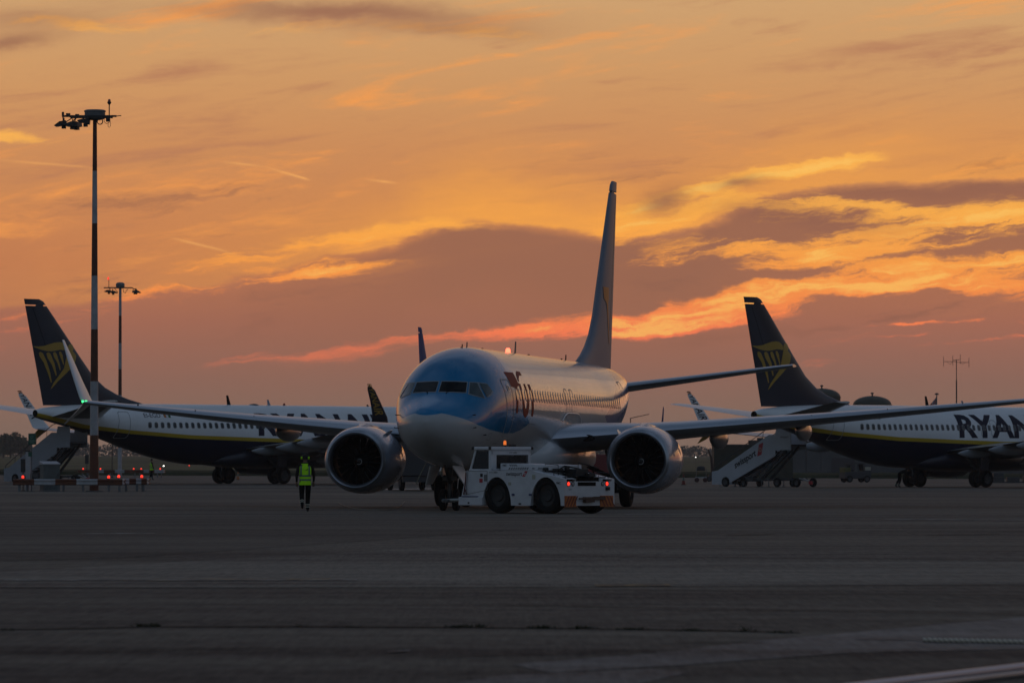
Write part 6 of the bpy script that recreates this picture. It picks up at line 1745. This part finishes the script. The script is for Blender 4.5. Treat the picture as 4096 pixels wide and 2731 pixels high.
# ---------------------------------------------------------------- buildings and far equipment on the right
M_SHED = prin('dark_green_cladding', (0.018, 0.024, 0.014), 0.7, var=0.2, vscale=0.6)
M_WALL = prin('grey_cladding', (0.085, 0.090, 0.095), 0.7, var=0.15, vscale=0.3)
M_TANK = prin('olive_tank', (0.040, 0.042, 0.026), 0.6, var=0.15, vscale=0.4)
M_BANK = prin('bank_grass', (0.030, 0.036, 0.015), 0.95, spec=0.05, var=0.4, vscale=0.3)
def far_stuff():
    # low grass bank along the apron edge
    mb = MB(); N_ = 50
    L = []
    for i in range(N_ + 1):
        x = -260 + 520 * i / N_; y = 604; g = ground(x, y); h = 0.42 + 0.25 * mnoise.noise(Vector((x * 0.13, 1, 0)))
        L.append([(x, y, g - 0.05), (x, y + 1.5, g + h), (x, y + 6, g + h + 0.3), (x, y + 14, g + 0.02)])
    for i in range(N_):
        for k in range(3): mb.poly([L[i][k], L[i + 1][k], L[i + 1][k + 1], L[i][k + 1]])
    struct(mb.build('grass_bank', M_BANK, smooth=60))
    # green shed
    d = 565; t = thing('green_shed', 'dark green flat roofed shed behind the white passenger stairs', 'shed', at(3010, d), 0)
    w = (3172 - 2857) * d / F; g = t.location.z; h = hz(1781, d, g); n = 9
    for k in range(n):
        mb = MB(); mb.box((-w / 2 + w * (k + 0.5) / n, -2.0, h / 2), (w / n - 0.05, 0.12, h)); mb.build('cladding_panel', M_SHED, t)
    mb = MB(); mb.box((0, 1.0, h / 2), (w, 5.8, h)); mb.build('walls', M_SHED, t)
    mb = MB(); mb.box((0, 1.0, h + 0.06), (w + 0.2, 6.4, 0.14)); mb.build('roof', M_STAIRD, t)
    for u, ww, hh in ((3010, 1.0, 0.5), (3040, 0.7, 0.8), (3075, 1.6, 0.6)):
        mb = MB(); mb.box((px(u, d) - t.location.x, 0, h + 0.12 + hh / 2), (ww, 1.0, hh)); mb.build('roof_unit', M_LAMPB, t, bevel=0.03)
    # long grey building behind the right hand airliner
    d = 640; t = thing('grey_building', 'long low grey clad building behind the right hand airliner', 'building', at(3650, d), 0)
    g = t.location.z; x0 = px(3165, d) - t.location.x; x1 = px(4700, d) - t.location.x; h = hz(1795, d, g); n = 26
    mb = MB(); mb.box(((x0 + x1) / 2, 5, h / 2), (x1 - x0, 9.8, h)); mb.build('walls', M_WALL, t)
    for k in range(n):
        w = (x1 - x0) / n; mb = MB(); mb.box((x0 + w * (k + 0.5), 0.0, h / 2), (w - 0.08, 0.16, h - 0.1)); mb.build('cladding_panel', M_WALL, t)
    mb = MB(); mb.box(((x0 + x1) / 2, 5, h + 0.1), (x1 - x0 + 0.4, 10.4, 0.22)); mb.build('roof', M_STAIRD, t)
    for k in (3, 9, 16): mb = MB(); w = (x1 - x0) / n; mb.box((x0 + w * (k + 0.5), -0.12, 1.4), (w * 1.6, 0.08, 2.6)); mb.build('door', M_STAIRD, t)
    # fuel tanks
    for u0, u1, v, lb in ((3412, 3566, 1583, 'olive domed storage tank with a vent cap, fully clear of the right hand tail'), (3212, 3362, 1553, 'domed storage tank partly hidden by the right hand tail fin')):
        d = 690; t = thing('storage_tank', lb, 'tank', at((u0 + u1) / 2, d), 0, 'domed storage tanks')
        r = (u1 - u0) / 2 * d / F; h = hz(v, d, t.location.z); e = r * 0.46
        mb = MB(); mb.lathe([(r, 0), (r, h - e - 0.12)], (0, 0, 0), 'Z', 36, cap0=True); mb.build('shell', M_TANK, t, smooth=40)
        mb = MB(); mb.lathe([(r * 1.03, h - e - 0.14), (r * 1.03, h - e), (r, h - e)] + [(r * math.cos(R(a)) , h - e + e * math.sin(R(a))) for a in range(6, 90, 8)] + [(0.0, h)], (0, 0, 0), 'Z', 36); mb.build('dome', M_TANK, t, smooth=40)
        mb = MB(); mb.tube([(0, 0, h - 0.05), (0, 0, h + 0.32)], 0.11, 8); mb.lathe([(0.22, h + 0.28), (0.26, h + 0.36), (0.15, h + 0.48), (0.0, h + 0.50)], (0, 0, 0), 'Z', 12); mb.build('vent_cap', M_LAMPB, t)
        for k in range(1, 5): mb = MB(); z = h * k / 5.5; mb.lathe([(r * 1.002, z - 0.05), (r * 1.012, z - 0.05), (r * 1.012, z + 0.05), (r * 1.002, z + 0.05)], (0, 0, 0), 'Z', 36); mb.build('hoop', M_TANK, t)
    # aerial mast
    d = 600; g = at(3826, d); t = thing('aerial_mast', 'thin aerial mast with four upright dipoles above the right hand airliner', 'aerial', g)
    H = hz(1437, d, g[2]); k = d / F
    mb = MB(); mb.tube([(0, 0, 0), (0, 0, hz(1520, d, g[2]))], 0.085, 8); mb.tube([(0, 0, hz(1520, d, g[2])), (0, 0, H)], 0.05, 8); mb.build('mast', M_LAMPB, t)
    for du, v0, v1, vb, yy in ((-52, 1426, 1466, 1446, -0.2), (51, 1430, 1468, 1449, 0.2), (-11, 1420, 1460, 1440, 1.2), (12, 1418, 1456, 1439, -1.2)):
        x = du * k; z = hz(vb, d, g[2])
        mb = MB(); mb.tube([(0, 0, z), (x, yy, z)], 0.035, 6); mb.build('arm', M_LAMPB, t); mb = MB(); mb.tube([(x, yy, hz(v1, d, g[2])), (x, yy, hz(v0, d, g[2]))], 0.03, 6); mb.build('dipole', M_LAMPB, t)
    for s in (-1, 1):
        mb = MB(); mb.tube([(s * 14 * k, 0, H - 0.35), (s * 26 * k, 0, H - 0.62), (s * 38 * k, 0, H - 0.35)], 0.018, 5); mb.build('feeder_cable', M_LAMPB, t, smooth=50)
    # union flag on a capped pole
    d = 640; g = at(3747, d); t = thing('flagpole', 'flagpole with a drooping red white and blue flag above the wing on the right', 'flag', g); k = d / F
    H = hz(1578, d, g[2])
    mb = MB(); mb.tube([(0, 0, 0), (0, 0, H)], 0.07, 8); mb.build('pole', M_GALV, t); mb = MB(); mb.lathe([(0.06, H - 0.02), (0.30, H - 0.02), (0.24, H + 0.16), (0.0, H + 0.24)], (0, 0, 0), 'Z', 12); mb.build('cap', M_LAMPB, t, smooth=40)
    M_FLAG = bpy.data.materials.new('union_flag'); M_FLAG.use_nodes = True
    tr = M_FLAG.node_tree; n = Net(tr); b = tr.nodes['Principled BSDF']; b.inputs['Roughness'].default_value = 0.8
    tc = n.node('ShaderNodeTexCoord'); p = n.sep(tc.outputs['UV'])
    x = n.sub(p[0], 0.5); y = n.sub(p[1], 0.5)
    di = n.mn(n.m('ABSOLUTE', n.sub(x, y)), n.m('ABSOLUTE', n.add(x, y)))
    c = n.mix(n.m('LESS_THAN', di, 0.11), (0.02, 0.03, 0.12, 1), (0.5, 0.48, 0.47, 1)); c = n.mix(n.m('LESS_THAN', di, 0.045), c, (0.35, 0.02, 0.03, 1))
    cr = n.mn(n.m('ABSOLUTE', x), n.m('ABSOLUTE', n.mul(y, 0.7))); c = n.mix(n.m('LESS_THAN', cr, 0.12), c, (0.5, 0.48, 0.47, 1)); c = n.mix(n.m('LESS_THAN', cr, 0.07), c, (0.35, 0.02, 0.03, 1)); n.put(b.inputs['Base Color'], c)
    top = H - 0.25; NI, NJ = 10, 8; mb = MB(); uv = []
    for i in range(NI + 1):
        for j in range(NJ + 1):
            q = i / NI; w = j / NJ
            x = -0.05 - 1.35 * q; z = top - 1.55 * q ** 0.8 - (1.0 - 0.55 * q) * w * 1.1; mb.v.append((x, 0.10 * math.sin(q * 9 + w * 2), z)); uv.append((q, 1 - w))
    for i in range(NI):
        for j in range(NJ):
            a = i * (NJ + 1) + j; mb.f.append((a, a + 1, a + NJ + 2, a + NJ + 1)); mb.mi.append(0)
    me = mb.mesh('flag', M_FLAG, smooth=70); ul = me.uv_layers.new(name='UVMap')
    for lp in me.loops: ul.data[lp.index].uv = uv[lp.vertex_index]
    put('flag', me, t)
    # street lamp
    d = 600; g = at(2522, d); t = thing('street_lamp', 'slender street lamp with one arm just right of the blue nosed fuselage', 'street lamp', g); k = d / F
    H = hz(1671, d, g[2]); mb = MB(); mb.tube([(0, 0, 0), (0, 0, H)], [0.09, 0.06], 8); mb.tube([(0, 0, H - 0.04), (58 * k, 0, H + 0.36)], 0.05, 6); mb.build('pole', M_LAMPB, t); mb = MB(); mb.box((66 * k, 0, H + 0.42), (0.55, 0.25, 0.09), tilt=Matrix.Rotation(R(-10), 3, 'Y')); mb.build('lantern', M_LAMPB, t, bevel=0.02)
    # leaning post by the shed
    d = 420; g = at(2850, d); t = thing('conveyor_mast', 'slanting dark mast of a loader standing left of the green shed', 'loader', g); k = d / F
    mb = MB(); mb.tube([(0.05, 0, 0.4), (-0.12, 0, hz(1830, d, g[2])), (-0.38, 0, hz(1797, d, g[2]))], [0.15, 0.11, 0.05], 8); mb.tube([(0.2, 0, 0.4), (0.0, 0, hz(1850, d, g[2]))], 0.05, 6); mb.build('boom', prin('rust_brown', (0.06, 0.03, 0.02), 0.7), t, smooth=40)
    mb = MB(); mb.box((0.1, 0, 0.42), (1.0, 1.2, 0.3)); mb.build('base', M_STAIRD, t, bevel=0.03)
    for x in (-0.3, 0.5):
        for y in (-0.5, 0.5): make_wheel(t, (x, y, 0.24), 0.24, 0.15, 16)
    # two-wheeled dolly
    d = 400; g = at(2803, d); t = thing('baggage_dolly', 'small dolly with a dark rounded cover and two red-brown wheels right of the engine', 'dolly', g)
    mb = MB(); mb.box((0, 0, 0.40), (0.95, 1.0, 0.08)); mb.build('deck', M_BAND_W, t)
    
    for x in (-0.42, 0.42):
        mb = MB(); mb.tube([(x, -0.4, 0.44), (x + 0.05, -0.4, 1.15)], 0.025, 5); mb.build('upright', M_GALV, t)
    mb = MB(); mb.lathe([(0.38, 0.95), (0.38, 1.12), (0.34, 1.28), (0.2, 1.35), (0.0, 1.36)], (0.02, 0, 0), 'Z', 18, cap0=True); mb.build('cover', M_BLACKP, t, smooth=50)
    M_RW = prin('red_wheel', (0.06, 0.02, 0.02), 0.7)
    for x in (-0.35, 0.35): 
        mb = MB(); mb.lathe([(0.0, -0.06), (0.15, -0.08), (0.2, -0.05), (0.2, 0.05), (0.15, 0.08), (0, 0.06)], (x, -0.45, 0.2), 'Y', 16); mb.build('wheel', M_RW, t, smooth=40)
    # cones
    for u, v, lb in ((2734, 1932, 'traffic cone at the right edge of the right hand engine'), (952, 1906, 'tiny red cone under the left airliner between its main wheels')):
        d = 330 if u > 2000 else 420; g = at(u, d); t = thing('traffic_cone', lb, 'cone', g, 0, 'traffic cones on the apron')
        mb = MB(); mb.lathe([(0.14, 0.04), (0.03, 0.75), (0.0, 0.76)], (0, 0, 0), 'Z', 14); mb.build('cone', M_REDB if u > 2000 else M_ORB, t, smooth=50); mb = MB(); mb.box((0, 0, 0.02), (0.38, 0.38, 0.04)); mb.build('base', M_BLACKP, t)
        mb = MB(); mb.lathe([(0.103, 0.32), (0.073, 0.52)], (0, 0, 0), 'Z', 14); mb.build('sleeve', M_BANDS, t, smooth=50)
    # airfield lamps
    M_LW = prin('white_lamp_lit', (0.8, 0.8, 0.8), 0.3, emit=(1.0, 0.95, 0.85), estr=4)
    for u, v, d, m, lb in ((2782, 1828, 900, M_LW, 'tiny white airfield lamp shining on the far grass right of the engine'), (757, 1861, 690, M_LTRED2, 'tiny red airfield lamp on the grass below the left airliner'), (655, 1863, 640, M_LW, 'tiny white airfield lamp beyond the rear barrier')):
        x = px(u, d); z = pz(v, d); g = hills(x, d) if d > 700 else ground(x, d); t = thing('airfield_lamp', lb, 'lamp', (x, d, g), 0, 'small airfield lamps')
        h = max(0.25, z - g); mb = MB(); mb.tube([(0, 0, 0), (0, 0, h)], 0.015, 6); mb.build('stem', M_LAMPB, t)
        mb = MB(); mb.lathe([(0.0, -0.08), (0.08, -0.05), (0.10, 0.0), (0.08, 0.05), (0.0, 0.08)], (0, 0, h), 'Z', 12); mb.build('lens', m, t, smooth=60)
far_stuff()

# ---------------------------------------------------------------- service vehicles
def tug(label, pos, rz):
    t = thing('baggage_tug', label, 'baggage tug', pos, rz)
    M_Y = prin('dirty_yellow_paint', (0.09, 0.085, 0.02), 0.6)
    mb = MB(); mb.box((0, 0, 0.62), (2.5, 1.3, 0.6)); mb.box((0.95, 0, 0.95), (0.7, 1.1, 0.2)); mb.build('body', M_STAIRD, t, bevel=0.05)
    mb = MB(); mb.box((-0.95, 0, 1.05), (0.6, 1.2, 0.5)); mb.build('tail_box', M_Y, t, bevel=0.04)
    mb = MB()
    for x in (-0.6, 0.55):
        for y in (-0.58, 0.58): mb.bar((x, y, 0.9), (x * 0.92, y, 1.62), 0.06, 0.06)
    mb.box((-0.05, 0, 1.66), (1.45, 1.3, 0.08)); mb.build('canopy', M_STAIRD, t)
    mb = MB(); mb.poly([(0.62, -0.5, 1.05), (0.62, 0.5, 1.05), (0.54, 0.5, 1.6), (0.54, -0.5, 1.6)]); mb.build('windscreen', M_GLASS, t)
    mb = MB(); mb.box((-0.3, 0.25, 1.05), (0.4, 0.45, 0.12)); mb.box((-0.5, 0.25, 1.3), (0.1, 0.45, 0.45)); mb.build('seat', M_BLACKP, t, bevel=0.03)
    mb = MB(); mb.box((1.0, 0.0, 1.20), (0.55, 0.95, 0.30)); mb.build('glare_box', M_BEIGE, t)  # pale box added for the bright reflection in the windscreen
    for x in (-0.8, 0.85):
        for y in (-0.6, 0.6): make_wheel(t, (x, y, 0.3), 0.3, 0.22, 18)
    return t
tug('small dark baggage tug with a pale box for windscreen glare under the right hand airliner', at(3420, 415), R(20))

def box_truck(label, pos, rz, cab_m, body_m, panels=False, L=6.0, H=2.6):
    t = thing('service_truck', label, 'service truck', pos, rz)
    mb = MB(); mb.box((0.2, 0, 0.62), (L, 1.9, 0.3)); mb.build('chassis', M_STAIRD, t)
    mb = MB(); mb.prism([(L / 2 - 1.5, 0.6), (L / 2 + 0.25, 0.6), (L / 2 + 0.3, 1.2), (L / 2 + 0.05, 2.0), (L / 2 - 0.2, 2.15), (L / 2 - 1.5, 2.15)], 'Y', -1.0, 1.0); cb = mb.build('cab', cab_m, t, bevel=0.05)
    mb = MB(); mb.poly([(L / 2 + 0.27, -0.85, 1.28), (L / 2 + 0.27, 0.85, 1.28), (L / 2 + 0.07, 0.8, 1.98), (L / 2 + 0.07, -0.8, 1.98)]); mb.build('windscreen', M_CABG, cb)
    for y in (-1.006, 1.006):
        mb = MB(); mb.poly([(L / 2 - 1.2, y, 1.3), (L / 2 + 0.1, y, 1.3), (L / 2 - 0.15, y, 2.0), (L / 2 - 1.2, y, 2.0)]); mb.build('side_window', M_CABG, cb)
    mb = MB(); mb.box((-0.75, 0, 0.8 + (H - 0.8) / 2), (L - 1.7, 2.1, H - 0.8)); bd = mb.build('body', body_m, t, bevel=0.04)
    if panels:
        r = random.Random(5)
        for y in (-1.06, 1.06):
            for i in range(4):
                for k in range(2):
                    mb = MB(); mb.box((-0.75 - (L - 1.7) / 2 + (L - 1.7) * (i + 0.5) / 4, y, 1.0 + (H - 1.1) * (k + 0.5) / 2), ((L - 1.7) / 4 - 0.3, 0.03, (H - 1.1) / 2 - 0.25)); mb.build('locker_door', M_GCAB, bd)
    for x in (L / 2 - 0.7, -L / 2 + 1.0):
        for y in (-0.9, 0.9): make_wheel(t, (x, y, 0.45), 0.45, 0.28, 20)
    return t
M_DRED = prin('dark_red_vehicle_paint', (0.16, 0.022, 0.024), 0.5)
box_truck('dark red service truck seen behind the right hand engine and the tractor', at(2425, 255), R(170), M_DRED, M_DRED, False, 4.2, 2.0)
box_truck('dark service truck with grey lockers between the nose and the left hand engine', at(1650, 262), R(100), M_STAIRD, M_STAIRD, True, 6.0, 3.0)
t = thing('pallet_stack', 'stack of dark pallets and crates far right beyond the wheels', 'pallets', at(4010, 420))
for i, (x, z, w, h) in enumerate(((-0.5, 0.25, 1.2, 0.5), (0.9, 0.25, 1.1, 0.5), (-0.4, 0.7, 0.9, 0.35), (2.4, 0.3, 1.2, 0.6))):
    mb = MB(); mb.box((x, 0, z), (w, 1.0, h)); mb.build('crate', M_STAIRD, t, bevel=0.02)
mb = MB(); mb.box((0.9, 0, 0.06), (4.4, 1.2, 0.10)); mb.build('pallet', M_STAIRD, t)

# ---------------------------------------------------------------- things lying on the ground, cords
M_CORD = prin('pale_cord', (0.22, 0.20, 0.15), 0.7)
def cord(name, label, pts, r, mat, cat='cable'):
    c = bpy.data.curves.new(name, 'CURVE'); c.dimensions = '3D'; sp = c.splines.new('NURBS'); sp.points.add(len(pts) - 1)
    for p, q in zip(sp.points, pts): p.co = (q[0], q[1], q[2], 1)
    sp.use_endpoint_u = True; sp.order_u = 4; c.bevel_depth = r; c.bevel_resolution = 2; c.resolution_u = 6
    ob = bpy.data.objects.new(name, c); COL.objects.link(ob); dg = bpy.context.evaluated_depsgraph_get(); dg.update()
    me = bpy.data.meshes.new_from_object(ob.evaluated_get(dg)); bpy.data.objects.remove(ob)
    me.materials.clear(); me.materials.append(mat)
    return tag(put(name, me), label, cat)
def gpz(u, v, z=0.02):
    x, y = gp(u, v); return (x, y, z)
cord('headset_cable', 'thin pale headset cable lying in an arc on the tarmac below the left engine', [gpz(1350, 2010), gpz(1378, 2026), gpz(1420, 2037), gpz(1490, 2042), gpz(1560, 2042), gpz(1590, 2034), gpz(1612, 2018), gpz(1618, 2006)], 0.012, M_CORD)
cord('hanging_lanyard', 'twisted pale lanyard hanging beside the nose wheel well', [(px(1712, 151), 151, pz(1838, 151)), (px(1698, 151), 151, pz(1862, 151)), (px(1680, 151), 151, pz(1900, 151)), (px(1664, 151), 151, pz(1936, 151))], 0.016, M_CORD, 'lanyard')
M_PIPE = prin('pale_pipe', (0.26, 0.30, 0.38), 0.35, coat=0.3); M_PIPE2 = prin('beige_pipe', (0.27, 0.25, 0.24), 0.4, coat=0.2)
def pipe(name, label, u0, v0, u1, v1, r, mat):
    a = gp(u0, v0); b = gp(u1, v1); mb = MB(); mb.tube([(a[0], a[1], r + 0.004), ((a[0] + b[0]) / 2, (a[1] + b[1]) / 2, r + 0.004), (b[0], b[1], r + 0.004)], r, 12)
    return tag(mb.build(name, mat, smooth=60), label, 'pipe', 'pale pipes in the lower right corner')
pipe('ground_pipe', 'blurred bluish white pipe on the ground, upper of two in the lower right corner', 3180, 2797, 4500, 2636, 0.030, M_PIPE)
pipe('ground_pipe', 'blurred beige pipe on the ground, lower of two in the lower right corner', 3300, 2802, 4500, 2657, 0.022, M_PIPE2)
M_ROPE = bpy.data.materials.new('twisted_rope'); M_ROPE.use_nodes = True
tr = M_ROPE.node_tree; n = Net(tr); b = tr.nodes['Principled BSDF']; tc = n.node('ShaderNodeTexCoord'); p = n.sep(tc.outputs['Object'])
n.put(b.inputs['Base Color'], n.mix(n.sm(n.m('SINE', n.mad(p[0], 160.0, n.mul(p[2], 160.0))), -0.3, 0.5), (0.40, 0.34, 0.27, 1), (0.75, 0.66, 0.54, 1))); b.inputs['Roughness'].default_value = 0.8
a = gp(3690, 2567); b_ = gp(4500, 2582)
mb = MB(); K = 60; mb.tube([(a[0] + (b_[0] - a[0]) * i / K, a[1] + (b_[1] - a[1]) * i / K + 0.01 * math.sin(i), 0.02) for i in range(K + 1)], 0.016, 8)
tag(mb.build('ground_rope', M_ROPE, smooth=60), 'twisted beige rope lying on the tarmac near the right edge', 'rope')
# ground stones and scraps beside the joint
# ---------------------------------------------------------------- air between the camera and the far field
def haze(density):
    mb = MB(); x0, x1, y0, y1, z0, z1 = -720, 720, -160, 2640, -1.2, 25.0
    mb.box(((x0 + x1) / 2, (y0 + y1) / 2, (z0 + z1) / 2), (x1 - x0, y1 - y0, z1 - z0))
    m = bpy.data.materials.new('haze_air'); m.use_nodes = True; t = m.node_tree; t.nodes.clear()
    v = t.nodes.new('ShaderNodeVolumePrincipled'); v.inputs['Color'].default_value = (0.95, 0.93, 0.92, 1); v.inputs['Density'].default_value = density; v.inputs['Anisotropy'].default_value = 0.35
    o = t.nodes.new('ShaderNodeOutputMaterial'); t.links.new(v.outputs[0], o.inputs['Volume'])
    h = mb.build('haze', m); h['kind'] = 'stuff'
HAZE = 0.00011
if HAZE > 0: haze(HAZE)
